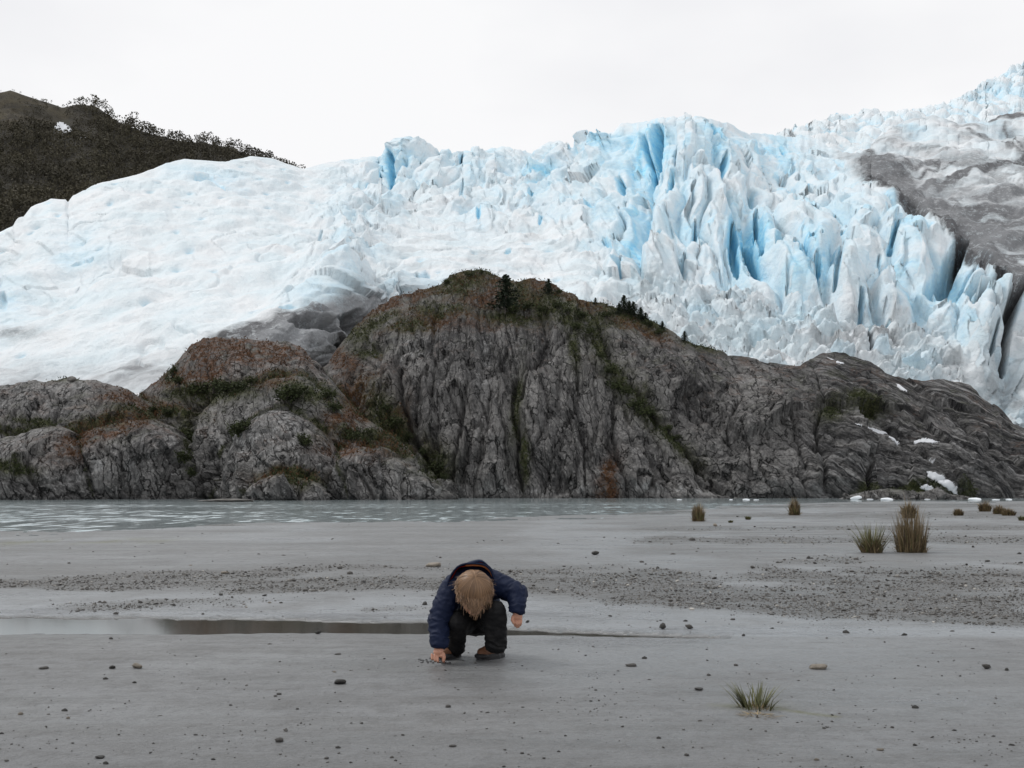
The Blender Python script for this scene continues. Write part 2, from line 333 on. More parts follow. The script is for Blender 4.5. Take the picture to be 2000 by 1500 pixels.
def build_glacier():
    cols = np.r_[np.linspace(-480, -50, 36), np.arange(-44, 2046, 2.15), np.linspace(2060, 2450, 30)]
    nr = 345; tt = np.linspace(0, 1, nr)[:, None]
    top = SKY_G(cols) + 4 * perlin(cols / 37., cols * 0, cols * 0 + 3.3) * sm(600, 760, cols) + 3 * perlin(cols / 11., cols * 0, cols * 0 + 8.3) * sm(640, 760, cols)
    bot = BOT_G(cols)
    k = np.hanning(41); k /= k.sum(); tops = np.convolve(np.pad(SKY_G(cols), 20, 'edge'), k, 'valid')
    PX = np.repeat(cols[None], nr, 0); PY = bot + (tops - bot) * tt + (top - tops) * tt ** 7
    Y = Y_G(PX, np.minimum(PY, bot) if False else bot + (tops - bot) * tt)
    P = at(PX, PY, Y); N = grid_normals(P); N *= np.sign(-(N[..., 1:2])) ; X, Yw, Z = P[..., 0], P[..., 1], P[..., 2]
    wS = 1 - sm(560, 740, PX + .35 * (PY - 420))                               # smooth western lobe
    edge, ep = line_dist(PX, PY, FRONT_EDGE)
    ey = np.interp(PX, [p[0] for p in FRONT_EDGE], [p[1] for p in FRONT_EDGE])
    wD = sm(-6, 8, ey - PY) * sm(1615, 1660, PX)                               # debris-covered eastern side
    rl = np.interp(PX, [1150, 1230, 1330, 1420, 1500, 1600, 1700, 1760, 1850, 1900, 2000], [600, 560, 545, 560, 575, 605, 640, 620, 640, 720, 780])
    rl = rl + 14 * perlin(PX / 60, PY * 0, PY * 0 + 1.7)
    wR = sm(-10, 25, PY - rl) * sm(1140, 1200, PX) * (1 - sm(1860, 1900, PX))  # rubble at the foot of the icefall
    wL = blob(PX, PY, 1010, 520, 190, 75, .25) + blob(PX, PY, 860, 500, 90, 60); wL = np.clip(wL * 1.3, 0, 1) * (1 - wS)   # smooth lower slope
    wC = sm(1150, 1240, PX + .15 * (PY - 400)) * (1 - wR) * (1 - wD)
    wI = np.clip(1 - wS - wC - wR - wD, 0, 1) * (1 - wL)
    d = 1.7 * fbm(X / 26, Yw / 40, Z / 20, 4, 3) + .8 * fbm(X / 9, Yw / 14, Z / 6, 4, 9)
    d += wS * (1.6 * fbm(X / 34, Yw / 60, Z / 13, 3, 30) + 1.1 * billow(X / 16 + .2 * Z / 9, Yw / 40, Z / 8, 3, 33) + .35 * billow(X / 5, Yw / 16, Z / 2.4, 3, 35) + 1.5 * np.abs(perlin(X / 15 - Z / 9, Z / 40 + X / 60, X * 0, 38)) + .5 * facets(X / 9 + .6 * Z / 6, Z / 7, 819)[0] * sm(.0, .5, fbm(X / 30, Yw / 60, Z / 20, 2, 39)) - .7 * sm(.93, 1., 1 - np.abs(perlin(X / 11 + Z / 14, Z / 5 - X / 30, X * 0, 40))) * sm(.1, .4, perlin(X / 17, Z / 12, X * 0, 41)))
    # middle icefall: rounded lumps with sharp creases
    wx = X + 5 * perlin(X / 14, Yw / 30, Z / 14, 51); wz = Z + 5 * perlin(X / 14, Yw / 30, Z / 14, 57)
    f1, f2, rid = worley(wx / 10, wz / 10, None, 5); e1 = np.clip(f2 - f1, 0, 1)
    lump = np.minimum(e1 * 1.5, 1) ** .8 * (.6 + .8 * rid)
    d += wI * (3.0 * lump + 3.2 * billow(wx / 12, Yw / 30, wz / 16, 4, 61)) + wL * (.8 * billow(X / 8, Yw / 20, Z / 3.2, 4, 64))
    # icefall: ribs that fan out from the crest
    A = np.arctan2(PX - 1320, PY - 20) ; R = np.hypot(PX - 1320, PY - 20)
    s = A * 470 * .125; t = R * .125
    s2 = s + 3.2 * perlin(X / 11, Yw / 40, Z / 16, 71) + 1.2 * perlin(X / 4, Yw / 20, Z / 5, 72); t2 = t + 5 * perlin(X / 12, Yw / 40, Z / 12, 73)
    g1, g2, gid = worley(s2 / 7.0, t2 / 19, None, 15); e2 = np.clip(g2 - g1, 0, 1)
    h1, h2, hid = worley(s2 / 3.2 + 7, t2 / 8 + 3, None, 25); e3 = np.clip(h2 - h1, 0, 1)
    rib = (1 - (1 - np.minimum(e2 * 1.5, 1)) ** 2) * (.35 + 1.0 * gid)
    rib2 = (1 - (1 - np.minimum(e3 * 1.6, 1)) ** 2) * (.3 + hid)
    d += wC * (sm(1., .72, tt) * .75 + .25) * (4.6 * rib + .9 * rib2 + 3.2 * billow(s2 / 8, t2 / 30, X * 0, 3, 81) - 3.0)
    fa, ra = facets(s2 / 4.2, t2 / 8, 811); fb, rb = facets(s2 / 1.9, t2 / 3.2, 812); fc_, rc = facets(wx / 6.5, wz / 7, 813); fd, rd = facets(wx / 2.6, wz / 3, 814)
    d += wC * (sm(1., .8, tt) * .6 + .4) * (2.2 * fa + .42 * fb) + wI * (sm(1., .85, tt) * .6 + .4) * (2.1 * fc_ + .8 * fd) + .25 * wL * fd
    # debris side: long ridges
    q = (X * .45 - Z * .9); q2 = (X * .9 + Z * .45)
    d += wD * (3.2 * (1 - billow(q / 12 + .5 * perlin(X / 18, Z / 18, X * 0, 91), q2 / 34, X * 0, 4, 92)) + .5 * fbm(X / 6, Yw / 20, Z / 5, 3, 95) + .5 * facets(q / 7, q2 / 22, 817)[0])
    # rubble: blocks of several sizes
    k1, k2, kid = worley(X / 4.2, (Z + .5 * Yw) / 3.4, None, 35); m1, m2, mid = worley(X / 1.7, (Z + .5 * Yw) / 1.5, None, 36)
    d += wR * (2.1 * np.minimum((k2 - k1) * 1.7, 1) * (.3 + kid) + .6 * np.minimum((m2 - m1) * 1.8, 1) * (.3 + mid) + .8 * billow(X / 6, Yw / 10, Z / 5, 3, 37) + 1.2 * facets(X / 3.0, (Z + .5 * Yw) / 2.6, 815)[0] + .5 * facets(X / 1.1, (Z + .5 * Yw) / 1.0, 816)[0])
    # hand-placed large forms: rounded summit domes, hollow blue walls, fins
    for cx, cy, rx, ry, rot, am in ((1340, 262, 60, 40, 0, 5), (1250, 330, 60, 55, .2, -4), (1248, 430, 26, 60, .2, -6), (1290, 440, 16, 46, .45, 5), (1320, 330, 22, 34, .5, 5), (1365, 360, 18, 60, -.1, 4.5), (1430, 300, 40, 50, -.5, 4),
                                    (1460, 480, 14, 50, -.15, -5), (1500, 470, 16, 70, -.5, 3), (1590, 530, 55, 40, 0, 4), (1650, 560, 24, 45, .1, 4), (1790, 480, 50, 60, .2, 3.5), (1850, 560, 34, 80, .35, -4), (1900, 560, 22, 60, .5, 4),
                                    (1930, 640, 24, 60, .3, 4), (790, 290, 30, 22, .3, 4), (766, 340, 12, 40, 0, -4), (1058, 370, 22, 40, .1, -3), (1175, 300, 40, 30, 0, 4), (1300, 520, 35, 25, 0, 3),
                                    (720, 540, 40, 60, .5, -3), (640, 560, 90, 40, -.5, 2.5), (130, 540, 40, 60, .5, -2.5), (420, 350, 70, 14, .3, -1.8), (210, 600, 120, 20, -.3, 1.2), (1610, 640, 34, 30, 0, 3.5), (1540, 600, 40, 24, 0, -2)):
        d += am * blob(PX, PY, cx, cy, rx, ry, rot) * (sm(1., .85, tt) * .7 + .3)
    # thin cracks and pits
    pit1, _, prid = worley(X / 7, Z / 4.5, None, 44)
    pits = np.where(prid > .72, np.exp(-(pit1 / .13) ** 2), 0) * np.clip(wS + wL + .4 * wC, 0, 1)
    d -= .9 * pits
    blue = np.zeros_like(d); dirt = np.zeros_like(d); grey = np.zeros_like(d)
    wob = 2.5 * perlin(PX / 13, PY / 13, PX * 0, 101) + 1.2 * perlin(PX / 5, PY / 5, PX * 0, 102)
    for pts, w, dep, bl in CREV:
        x0 = min(p[0] for p in pts) - 60; x1 = max(p[0] for p in pts) + 60
        c0, c1 = np.searchsorted(cols, [x0, x1])
        if c1 <= c0: continue
        sub = np.s_[:, c0:c1]
        dd, pr = line_dist(PX[sub], PY[sub], pts)
        ww = w * (.35 + 1.2 * np.sqrt(np.clip(pr * (1 - pr) * 4, 0, 1))) * (.75 if dep < 3 else .9)
        dd = np.maximum(dd + wob[sub] * np.clip(w / 5, .3, 1), 0)
        prof = 1 - sm(.25, 1.15, dd / ww)
        d[sub] -= dep * prof * (.55 if dep <= 3 else 1)
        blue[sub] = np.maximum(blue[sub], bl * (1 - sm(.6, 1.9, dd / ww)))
        if bl < .15: grey[sub] = np.maximum(grey[sub], .8 * prof); dirt[sub] = np.maximum(dirt[sub], 1.25 * prof)  # darkens bottoms; the hollow at the ice edge gets its shade painted here
    # freshly broken, dense blue ice
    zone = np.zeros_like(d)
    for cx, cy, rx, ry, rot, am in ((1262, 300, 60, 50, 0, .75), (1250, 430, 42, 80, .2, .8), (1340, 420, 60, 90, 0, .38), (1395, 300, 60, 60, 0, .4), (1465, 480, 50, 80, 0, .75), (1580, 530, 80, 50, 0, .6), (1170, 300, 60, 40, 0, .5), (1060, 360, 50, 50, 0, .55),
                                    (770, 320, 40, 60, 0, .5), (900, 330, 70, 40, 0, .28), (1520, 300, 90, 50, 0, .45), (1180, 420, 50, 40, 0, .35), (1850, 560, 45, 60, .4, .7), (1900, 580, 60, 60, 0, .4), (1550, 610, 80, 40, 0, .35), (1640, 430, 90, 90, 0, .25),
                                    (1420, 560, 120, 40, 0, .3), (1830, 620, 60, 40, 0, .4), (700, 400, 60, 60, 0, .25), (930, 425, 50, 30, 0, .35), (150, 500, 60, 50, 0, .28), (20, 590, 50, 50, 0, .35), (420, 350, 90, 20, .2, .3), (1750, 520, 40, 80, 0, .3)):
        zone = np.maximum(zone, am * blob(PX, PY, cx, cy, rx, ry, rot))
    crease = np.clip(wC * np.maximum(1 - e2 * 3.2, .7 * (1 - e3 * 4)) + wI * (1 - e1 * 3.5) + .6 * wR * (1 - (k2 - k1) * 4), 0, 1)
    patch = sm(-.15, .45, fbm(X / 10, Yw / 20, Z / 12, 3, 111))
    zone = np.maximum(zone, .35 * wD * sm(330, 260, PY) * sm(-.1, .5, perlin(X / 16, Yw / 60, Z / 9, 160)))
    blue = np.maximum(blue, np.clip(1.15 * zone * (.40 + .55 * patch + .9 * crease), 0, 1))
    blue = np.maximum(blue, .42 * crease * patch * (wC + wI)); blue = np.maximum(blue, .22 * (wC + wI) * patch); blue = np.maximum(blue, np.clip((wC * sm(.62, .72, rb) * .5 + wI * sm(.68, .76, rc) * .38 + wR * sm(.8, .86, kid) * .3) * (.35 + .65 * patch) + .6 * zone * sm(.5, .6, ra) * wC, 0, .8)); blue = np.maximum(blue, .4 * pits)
    # silt and rock flour
    band = (q / 9 + 1.6 * fbm(X / 22, Yw / 60, Z / 22, 4, 121))
    dirt = np.maximum(dirt, wD * np.clip(sm(.45, .95, 1 - np.abs(perlin(band, q2 / 60, X * 0, 122)) * 2.2) * (.35 + .65 * sm(280, 400, PY)) + .7 * sm(330, 480, PY + .15 * (PX - 1900)) * sm(-.2, .25, fbm(q / 9, q2 / 26, X * 0, 4, 124)), 0, 1))
    for fq, sd_, am in ((6., 150, 1.1), (3.2, 151, .8), (11., 152, 1.2)):
        bb = q / fq + 1.3 * fbm(X / 20, Yw / 60, Z / 20, 3, sd_ + 10); ln_ = 1 - np.abs(perlin(bb, q2 / 45, X * 0, sd_)); dirt = np.maximum(dirt, am * wD * sm(.80, .97, ln_) * sm(-.35, .35, perlin(X / 16, Yw / 50, Z / 12, sd_ + 20) + sm(260, 420, PY) - .3))
    dirt = np.maximum(dirt, wD * 1.1 * sm(370, 470, PY + .2 * (PX - 1900)) * sm(-.15, .12, fbm(q / 5, q2 / 16, X * 0, 4, 127)))
    dirt = dirt * np.where(wD > .5, .5, 1.)
    for pts, w_, am in (([(1700, 300), (1720, 320), (1765, 338), (1830, 330)], 5, .9), ([(1690, 322), (1760, 362), (1830, 412), (1900, 472), (1960, 532), (2020, 600)], 16, 1.2), ([(1760, 376), (1830, 366), (1900, 346), (2020, 322)], 5, 1.2), ([(1790, 402), (1860, 392), (1940, 402), (2020, 385)], 9, 1.), ([(1830, 425), (1900, 425), (2020, 432)], 8, 1.1),
                        ([(1860, 452), (1930, 450), (2020, 455)], 12, 1.2), ([(1885, 485), (1940, 476), (2020, 490)], 15, 1.2), ([(1920, 520), (1970, 515), (2030, 530)], 12, 1.2), ([(1930, 238), (1970, 226), (2020, 232)], 5, 1.1), ([(1890, 262), (1940, 285), (2020, 335)], 4, .8), ([(1740, 345), (1800, 348), (1860, 330)], 3, .8), ([(1960, 250), (1985, 300), (2010, 330)], 4, .8), ([(1950, 560), (1985, 560), (2030, 580)], 12, 1.1)):
        dd, pr = line_dist(PX + 7 * perlin(PX / 24, PY / 18, PX * 0, 171), PY + 9 * perlin(PX / 30, PY / 24, PX * 0, 172), pts)
        dirt = np.maximum(dirt, am * wD * (1 - sm(.3, 1.6, dd / (w_ * (.6 + .9 * np.abs(perlin(PX / 45, PY / 30, PX * 0, 173)) + .3)))))
    dirt = np.maximum(dirt, 1.3 * (1 - sm(6, 34, edge + wob * 4)) * sm(1640, 1720, PX) * sm(-14, 2, ey + 16 - PY))
    grey = np.maximum(grey, wD * (.16 + .22 * sm(270, 400, PY) + .35 * perlin(X / 14, Yw / 40, Z / 9, 126)))
    base_edge = np.interp(PX, [-400, 0, 200, 330, 450, 520, 600, 680, 740, 800, 860, 900], [740, 700, 705, 700, 672, 640, 620, 575, 545, 560, 570, 600]) + 10 * perlin(PX / 50, PY / 40, PX * 0, 131)
    bd = sm(-18, 40, PY - base_edge) * (1 - sm(840, 900, PX))
    grey = np.maximum(grey, bd * (.75 + .5 * perlin(X / 9, Yw / 20, Z / 2., 132)))
    dark_edge = np.interp(PX, [-400, 300, 400, 470, 560, 640, 700, 760], [900, 900, 690, 655, 630, 615, 610, 640])
    dirt = np.maximum(dirt, 1.25 * sm(-14, 14, PY - dark_edge + 12 * perlin(PX / 40, PY / 30, PX * 0, 133)) * (1 - sm(740, 790, PX)))
    dirt = np.maximum(dirt, .9 * blob(PX, PY, 270, 738, 90, 22) * sm(-.4, .3, fbm(X / 6, Yw / 10, Z / 3, 3, 139))); dirt = np.maximum(dirt, .5 * blob(PX, PY, 30, 660, 60, 12))
    dirt = np.maximum(dirt, .26 * wR * sm(.05, .6, fbm(X / 5, Yw / 10, Z / 4, 4, 135))); dirt = np.maximum(dirt, .7 * blob(PX, PY, 1700, 660, 60, 45) * sm(-.2, .3, perlin(X / 6, Yw / 10, Z / 1.2, 138)))
    grey = np.maximum(grey, .4 * wL * sm(0, .5, fbm(X / 9, Yw / 18, Z / 4, 3, 136))); grey = np.maximum(grey, .45 * sm(1850, 1950, PX) * sm(600, 720, PY))
    dirt = np.maximum(dirt, .5 * sm(1880, 1960, PX) * sm(-.1, .5, fbm(X / 8, Yw / 10, Z / 8, 4, 137)) * sm(640, 760, PY))
    fade = sm(0, .05, 1 - tt) * .75 + .25
    P = P + N * (d * fade)[..., None]
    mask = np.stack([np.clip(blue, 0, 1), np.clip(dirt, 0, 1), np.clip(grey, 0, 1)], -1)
    # the far side: the ice runs on behind the crest
    nb = 14; back = []; bm = []
    for i in range(1, nb + 1):
        k = i / nb
        B = P[-1].copy(); B[:, 1] += 160 * k ** 1.4; B[:, 0] *= (1 + .3 * k); B[:, 2] -= 26 * k * k + 2 * k + 1.5 * np.abs(perlin(B[:, 0] / 15, B[:, 1] / 15, B[:, 2] * 0, 140)); back.append(B); bm.append(mask[-1] * .5)
    P = np.concatenate([P, np.array(back)], 0); mask = np.concatenate([mask, np.array(bm)], 0)
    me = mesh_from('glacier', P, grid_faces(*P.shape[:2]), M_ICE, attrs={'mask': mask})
    return tag(new_obj('glacier', me), 'white and blue crevassed glacier behind the dark rock', 'glacier', kind='structure')
build_glacier()

def build_upper_ice():
    # the far upper icefield that climbs out of the picture on the right
    crest = poly([(1380, 330), (1540, 270), (1552, 250), (1570, 258), (1600, 245), (1638, 221), (1660, 232), (1690, 224), (1740, 228), (1790, 219), (1830, 214), (1855, 203), (1880, 192), (1905, 178), (1930, 160), (1960, 148), (1985, 134), (2000, 122), (2100, 80), (2500, -20)])
    cols = np.r_[np.arange(1380, 2050, 2.5), np.linspace(2060, 2480, 40)]; nr = 110
    tt = np.linspace(0, 1, nr)[:, None]
    top = crest(cols) + 5 * perlin(cols / 17, cols * 0, cols * 0 + 2.1) + 3.5 * perlin(cols / 7, cols * 0, cols * 0 + 5.1)
    PX = np.repeat(cols[None], nr, 0); PY = 380 + (top - 380) * tt
    Y = 560 + 420 * np.clip((300 - PY) / 180, -.3, 1.2)
    P = at(PX, PY, Y); N = grid_normals(P); N *= np.sign(-N[..., 1:2])
    X, Yw, Z = P[..., 0], P[..., 1], P[..., 2]
    f1, f2, rid = worley(X / 12, Z / 9, None, 61); e = f2 - f1
    d = 5 * np.minimum(e * 1.8, 1) * (.4 + rid) + 4 * billow(X / 20, Yw / 60, Z / 14, 4, 62)
    P = P + N * (d * (sm(0, .04, 1 - tt) * .7 + .3))[..., None]
    blue = np.clip(.5 * np.clip(1 - e * 4, 0, 1) + .3 * sm(250, 180, PY) * sm(-.3, .4, perlin(X / 30, Yw / 60, Z / 20, 66)), 0, 1)
    mask = np.stack([blue, .25 * blob(PX, PY, 1650, 270, 40, 30) * sm(0, .4, perlin(X / 8, Yw / 9, Z / 8, 3)), blue * 0], -1)
    B = [P[-1] + np.array([0, 200 * k, -30 * k]) for k in (.3, .7, 1.)]
    P = np.concatenate([P, np.array(B)], 0); mask = np.concatenate([mask, mask[-3:]], 0)
    me = mesh_from('upper_icefield', P, grid_faces(*P.shape[:2]), M_ICE, attrs={'mask': mask})
    tag(new_obj('upper_icefield', me), 'far pale upper icefield climbing out at the right', 'glacier', kind='structure')
build_upper_ice()

# ------------------------------------------------------------------ rock masses at the foot of the glacier
RUST = [(960, 580, 60, 18, 0), (820, 575, 60, 14, -.1), (880, 625, 70, 12, .1), (1240, 640, 50, 10, .4), (430, 680, 90, 22, .15), (520, 690, 70, 16, .15), (400, 720, 40, 40, .6), (340, 745, 40, 16, 0), (250, 830, 80, 18, -.25), (180, 860, 60, 20, -.4), (640, 685, 60, 14, .6), (690, 800, 30, 60, .6), (930, 545, 60, 14, 0), (1040, 553, 45, 12, .1), (1110, 580, 60, 14, .3), (760, 590, 60, 14, -.4), (700, 620, 40, 14, -.5),
        (300, 800, 60, 10, .1), (720, 880, 70, 10, 0), (250, 778, 40, 10, 0), (540, 742, 50, 10, -.2), (560, 935, 50, 10, 0), (840, 640, 60, 10, 0), (1020, 590, 30, 20, .5), (1180, 1130, 2, 2, 0), (760, 850, 20, 40, .6), (1185, 935, 12, 40, .3), (1190, 965, 12, 12, 0)]
GREEN = [(900, 560, 50, 16, -.2), (1090, 600, 60, 22, .3), (1000, 620, 50, 16, .1), (700, 650, 30, 16, -.4), (860, 610, 50, 14, 0), (940, 532, 45, 8, 0), (1010, 575, 24, 30, .4), (1060, 605, 60, 18, .4), (1150, 620, 60, 14, .3), (1210, 610, 50, 14, .4), (1270, 632, 40, 14, .5), (1370, 680, 40, 10, .25), (740, 630, 40, 14, -.3), (720, 685, 30, 10, 0), (800, 640, 40, 12, 0), (335, 735, 14, 20, 0), (370, 770, 60, 12, -.2), (300, 812, 80, 9, .1), (360, 810, 40, 8, 0),
         (700, 855, 50, 12, .1), (760, 830, 26, 60, -.55), (850, 910, 36, 26, .8), (570, 937, 50, 12, .1), (1165, 660, 16, 50, -.4), (1200, 740, 22, 50, -.7), (1250, 795, 22, 60, -.8), (1310, 850, 16, 60, -.85), (1120, 690, 10, 40, -.1), (1010, 800, 9, 60, .1), (1680, 800, 40, 16, 0), (1620, 820, 20, 18, 0), (1025, 900, 8, 40, 0), (440, 770, 60, 16, -.2), (600, 770, 50, 20, .3), (120, 738, 40, 6, 0), (20, 925, 40, 12, 0), (370, 860, 14, 40, 0),
         (200, 830, 40, 8, -.2), (80, 830, 50, 8, 0), (1120, 640, 50, 16, .4), (1780, 960, 40, 6, 0), (870, 550, 30, 10, -.5)]
BLEACH = [(948, 700, 10, 60, .12), (940, 750, 14, 30, 0), (800, 690, 40, 26, -.4), (650, 930, 60, 20, 0), (700, 900, 60, 20, .2), (480, 860, 40, 40, 0), (560, 850, 40, 40, 0), (1730, 830, 80, 10, .45), (1170, 940, 14, 40, .3), (180, 755, 60, 10, .1), (900, 960, 200, 5, 0), (1300, 960, 200, 5, 0), (200, 925, 60, 16, 0), (1660, 960, 40, 8, 0), (1880, 900, 60, 8, .5)]
WET_SHADE = [(690, 720, 30, 50, 0), (1790, 905, 90, 30, .15), (1610, 870, 16, 90, -.1), (1680, 745, 60, 24, .2), (1020, 850, 9, 110, 0), (1190, 870, 8, 90, -.15), (880, 930, 20, 40, .8), (1340, 860, 8, 100, -.75), (640, 660, 40, 24, 0), (1780, 740, 80, 14, .2), (1850, 780, 30, 30, .3), (930, 800, 10, 60, 0), (1440, 700, 140, 10, .1), (1060, 700, 8, 60, 0)]  # damp stains, and painted shade for the hollow at the ice edge
CRACKS = [([(1150, 590), (1180, 660), (1200, 720), (1260, 790), (1330, 855), (1390, 930), (1440, 975)], 7, 2.2), ([(1010, 735), (1000, 800), (1015, 860), (1010, 910), (1025, 975)], 5, 1.6), ([(1085, 800), (1140, 830), (1175, 870)], 3, .8), ([(1195, 795), (1200, 850), (1212, 900), (1225, 975)], 3.5, 1.2),
          ([(1140, 840), (1140, 900), (1145, 975)], 3, .9), ([(905, 780), (900, 860), (888, 930), (890, 975)], 4, 1.1), ([(945, 850), (935, 910)], 2.5, .8), ([(1060, 690), (1030, 740), (1020, 790)], 4, 1.2), ([(1130, 640), (1060, 720)], 4, 1.0), ([(780, 720), (790, 800), (820, 880), (880, 960)], 6, 2.0), ([(760, 590), (720, 640), (700, 690), (760, 740)], 3, 1.),
          ([(1585, 700), (1600, 760), (1610, 800), (1590, 850), (1605, 920), (1608, 975)], 4, 1.0), ([(1440, 790), (1420, 840), (1428, 870)], 3, 1.), ([(1530, 800), (1500, 840)], 2.5, .8), ([(1730, 745), (1810, 790), (1900, 850), (1990, 930)], 5, 1.6), ([(1800, 760), (1880, 820), (1960, 880), (2040, 950)], 4, 1.5), ([(1690, 790), (1780, 870), (1850, 930), (1900, 970)], 4, 1.2),
          ([(1860, 870), (1940, 930), (1990, 965)], 4, 1.4), ([(1700, 890), (1690, 975)], 6, 2.0), ([(1630, 700), (1700, 740), (1730, 800)], 4, 1.2), ([(1280, 680), (1330, 760), (1400, 850)], 2.5, .8), ([(1360, 700), (1410, 780), (1450, 870), (1500, 960)], 2.5, .8), ([(860, 700), (850, 790)], 2.5, .7), ([(960, 760), (955, 830), (945, 900)], 2.5, .7), ([(1085, 870), (1070, 930)], 2, .6),
          ([(1480, 720), (1540, 800), (1560, 900)], 2.5, .8), ([(1120, 690), (1130, 780), (1110, 830)], 2.5, .8)]
MASSES = []; FRONTS = []
def rock_mass(name, label, crest, yb, yc, p=2.0, side=8., big=1., step=2.4, nrow=None, lean=.45, seed=0):
    base = float(pix_of(0., yb, -.5)[1])
    cr_ = poly(crest); a, b = crest[0][0], crest[-1][0]
    inside = np.arange(max(a, -40), min(b, 2040) + .1, step)
    cols = np.r_[np.linspace(a, -44, 24) if a < -44 else [], inside, np.linspace(2046, b, 24) if b > 2046 else []]
    top = cr_(cols); k = np.ones(7) / 7; top = np.convolve(np.pad(top, 3, 'edge'), k, 'valid')
    top = top + 2.2 * perlin(cols / 14, cols * 0, cols * 0 + seed + .3)
    nr = nrow or int(np.clip((base - top.min()) / 2.2, 30, 210)); tt = np.linspace(0, 1, nr)[:, None]
    PX = np.repeat(cols[None], nr, 0); PY = base + (np.minimum(top, base - 2) - base) * tt
    mid, hw = (a + b) / 2, (b - a) / 2
    hf = np.clip((base - top) / (base - top.min()), .02, 1)
    Ycr = yb + (yc - yb) * hf ** .7
    Y = yb + (Ycr - yb) * ((.35 * tt + .65 * tt ** p) if not seed else (.22 * tt + .3 * tt ** 2 + .48 * tt ** 6)) + side * (1 if not seed else 1.8) * np.abs((PX - mid) / hw) ** (3 if not seed else 2.4)
    P = at(PX, PY, Y); N = grid_normals(P); N *= np.sign(-N[..., 1:2]); X, Yw, Z = P[..., 0], P[..., 1], P[..., 2]
    s = seed * 7; pol = sm(1500, 1640, PX) * (not seed)                        # ice-polished slabs on the right
    d = big * (1 - .55 * pol) * (1.5 * fbm(X / 15, Yw / 15, Z / 11, 4, 200 + s) + .7 * billow(X / 9 + .5 * Z / 9, Yw / 10, Z / 14, 3, 210 + s))
    # fracture planes: slabs that step back along slanting joints
    if not seed: lean = np.interp(PX, [600, 800, 1000, 1200, 1500, 1750, 2100], [-.25, -.1, .12, .42, .72, .9, .95])
    u = X * np.cos(lean) + Z * np.sin(lean); w = -X * np.sin(lean) + Z * np.cos(lean)
    u = u + .9 * perlin(X / 5, Yw / 9, Z / 5, 230 + s)
    c1, c2, cid = worley(u / 3.4, w / 9.5, None, 240 + s); ed = c2 - c1
    f_a, r_a = facets(u / 6.5, w / 10, 820 + s); f_b, r_b = facets(u / 2.0, w / 4.6, 830 + s); f_c, r_c = facets(u / .85, w / 1.5, 840 + s)
    d += (1.7 if not seed else .9) * f_a + (.6 - .3 * pol) * f_b + (.16 - .08 * pol) * f_c + .5 * cid - .7 * (1 - .5 * pol) * np.exp(-(ed / .07)) + pol * .9 * (1 - 2 * np.abs(perlin(u / 2.6, w / 30, X * 0, 265))) + .25 * np.minimum(ed * 2.5, 1)
    c1, c2, cid2 = worley(u / 1.15, w / 2.3, None, 250 + s); ed2 = c2 - c1
    d += .15 * cid2 - .22 * np.exp(-(ed2 / .12))
    d += .16 * fbm(X / .9, Yw / .9, Z / .7, 3, 260 + s)
    for pts, wd, dep in CRACKS:
        if seed: break
        c0, c1_ = np.searchsorted(cols, [min(q[0] for q in pts) - 40, max(q[0] for q in pts) + 40])
        if c1_ <= c0: continue
        sub = np.s_[:, c0:c1_]
        dd, pr = line_dist(PX[sub] + 5 * perlin(PX[sub] / 22, PY[sub] / 22, PX[sub] * 0, 271), PY[sub], pts)
        d[sub] -= dep * (1 - sm(.15, 1.1, dd / (1.3 * wd * (.6 + .6 * np.abs(perlin(PX[sub] / 30, PY[sub] / 30, PX[sub] * 0, 272)))))) + .5 * dep * np.exp(-(dd / (wd * 3)) ** 2)
    P2 = P + N * (d * np.clip(.18 + 2 * (1 - tt), 0, 1) * sm(-.01, .10, tt) + .4 * sm(.12, 0., tt))[..., None]
    N2 = grid_normals(P2); N2 *= np.sign(-N[..., 1:2]) * np.sign(-N2[..., 1:2] * 0 + 1)
    N2 *= np.sign((N2 * N).sum(-1, keepdims=True))
    flat = sm(.45, .85, N2[..., 2])
    nz_ = fbm(X / 3.2, Yw / 3.2, Z / 2.4, 4, 280 + s)
    rust = np.zeros_like(d); green = rust.copy(); bleach_toplight = rust.copy(); wet = rust.copy()
    def near(lst, k=1.):
        o = np.zeros_like(d)
        for cx, cy, rx, ry, rot in lst:
            if cx + 3 * rx < a - 10 or cx - 3 * rx > b + 10: continue
            o = np.maximum(o, blob(PX, PY, cx, cy, rx * k, ry * k, rot))
        return o
    rust = near(RUST, 1.3) * sm(-.8, .05, nz_) * 1.5 + .45 * flat * sm(.0, .5, nz_) * sm(.35, .8, tt)
    green = near(GREEN, 1.15) * sm(-.8, .05, nz_ * .7 - .3 * perlin(X / 2, Yw / 2, Z / 2, 291)) * 1.3 + .35 * flat * sm(.2, .6, -nz_) * sm(.3, .8, tt)
    bleach_toplight = near(BLEACH) * sm(-.5, .3, fbm(X / 1.3, Yw / 1.3, Z / 1.8, 3, 295 + s)); wet = near(WET_SHADE) * .9 + .5 * sm(.25, .75, perlin(X / 2.2 + .3 * Z / 3, Yw / 20, Z / 14, 297 + s))
    wet = np.maximum(wet, .8 * (1 - sm(-.1, .5, Z + .15 * nz_)))             # tide-dark rim above the water
    for fy, fcr in FRONTS:
        if fy < yb - .5:
            ln = np.interp(PX, [q[0] for q in fcr], [q[1] for q in fcr], left=9999, right=9999); dd = ln - PY + 5 * nz_
            cl = sm(-12, -2, dd) * sm(20, 6, dd); green = np.maximum(green, .85 * cl * sm(-.5, .3, nz_ + .4 * perlin(X / 9, Yw / 9, Z / 9, 299))); wet = np.maximum(wet, .95 * cl)  # cleft growth, plus painted shade that outlines the knolls in front
    if seed: bleach_toplight = np.maximum(bleach_toplight, .55 * flat * sm(-.4, .3, nz_))  # top light painted on the knolls' upward faces, along with lichen
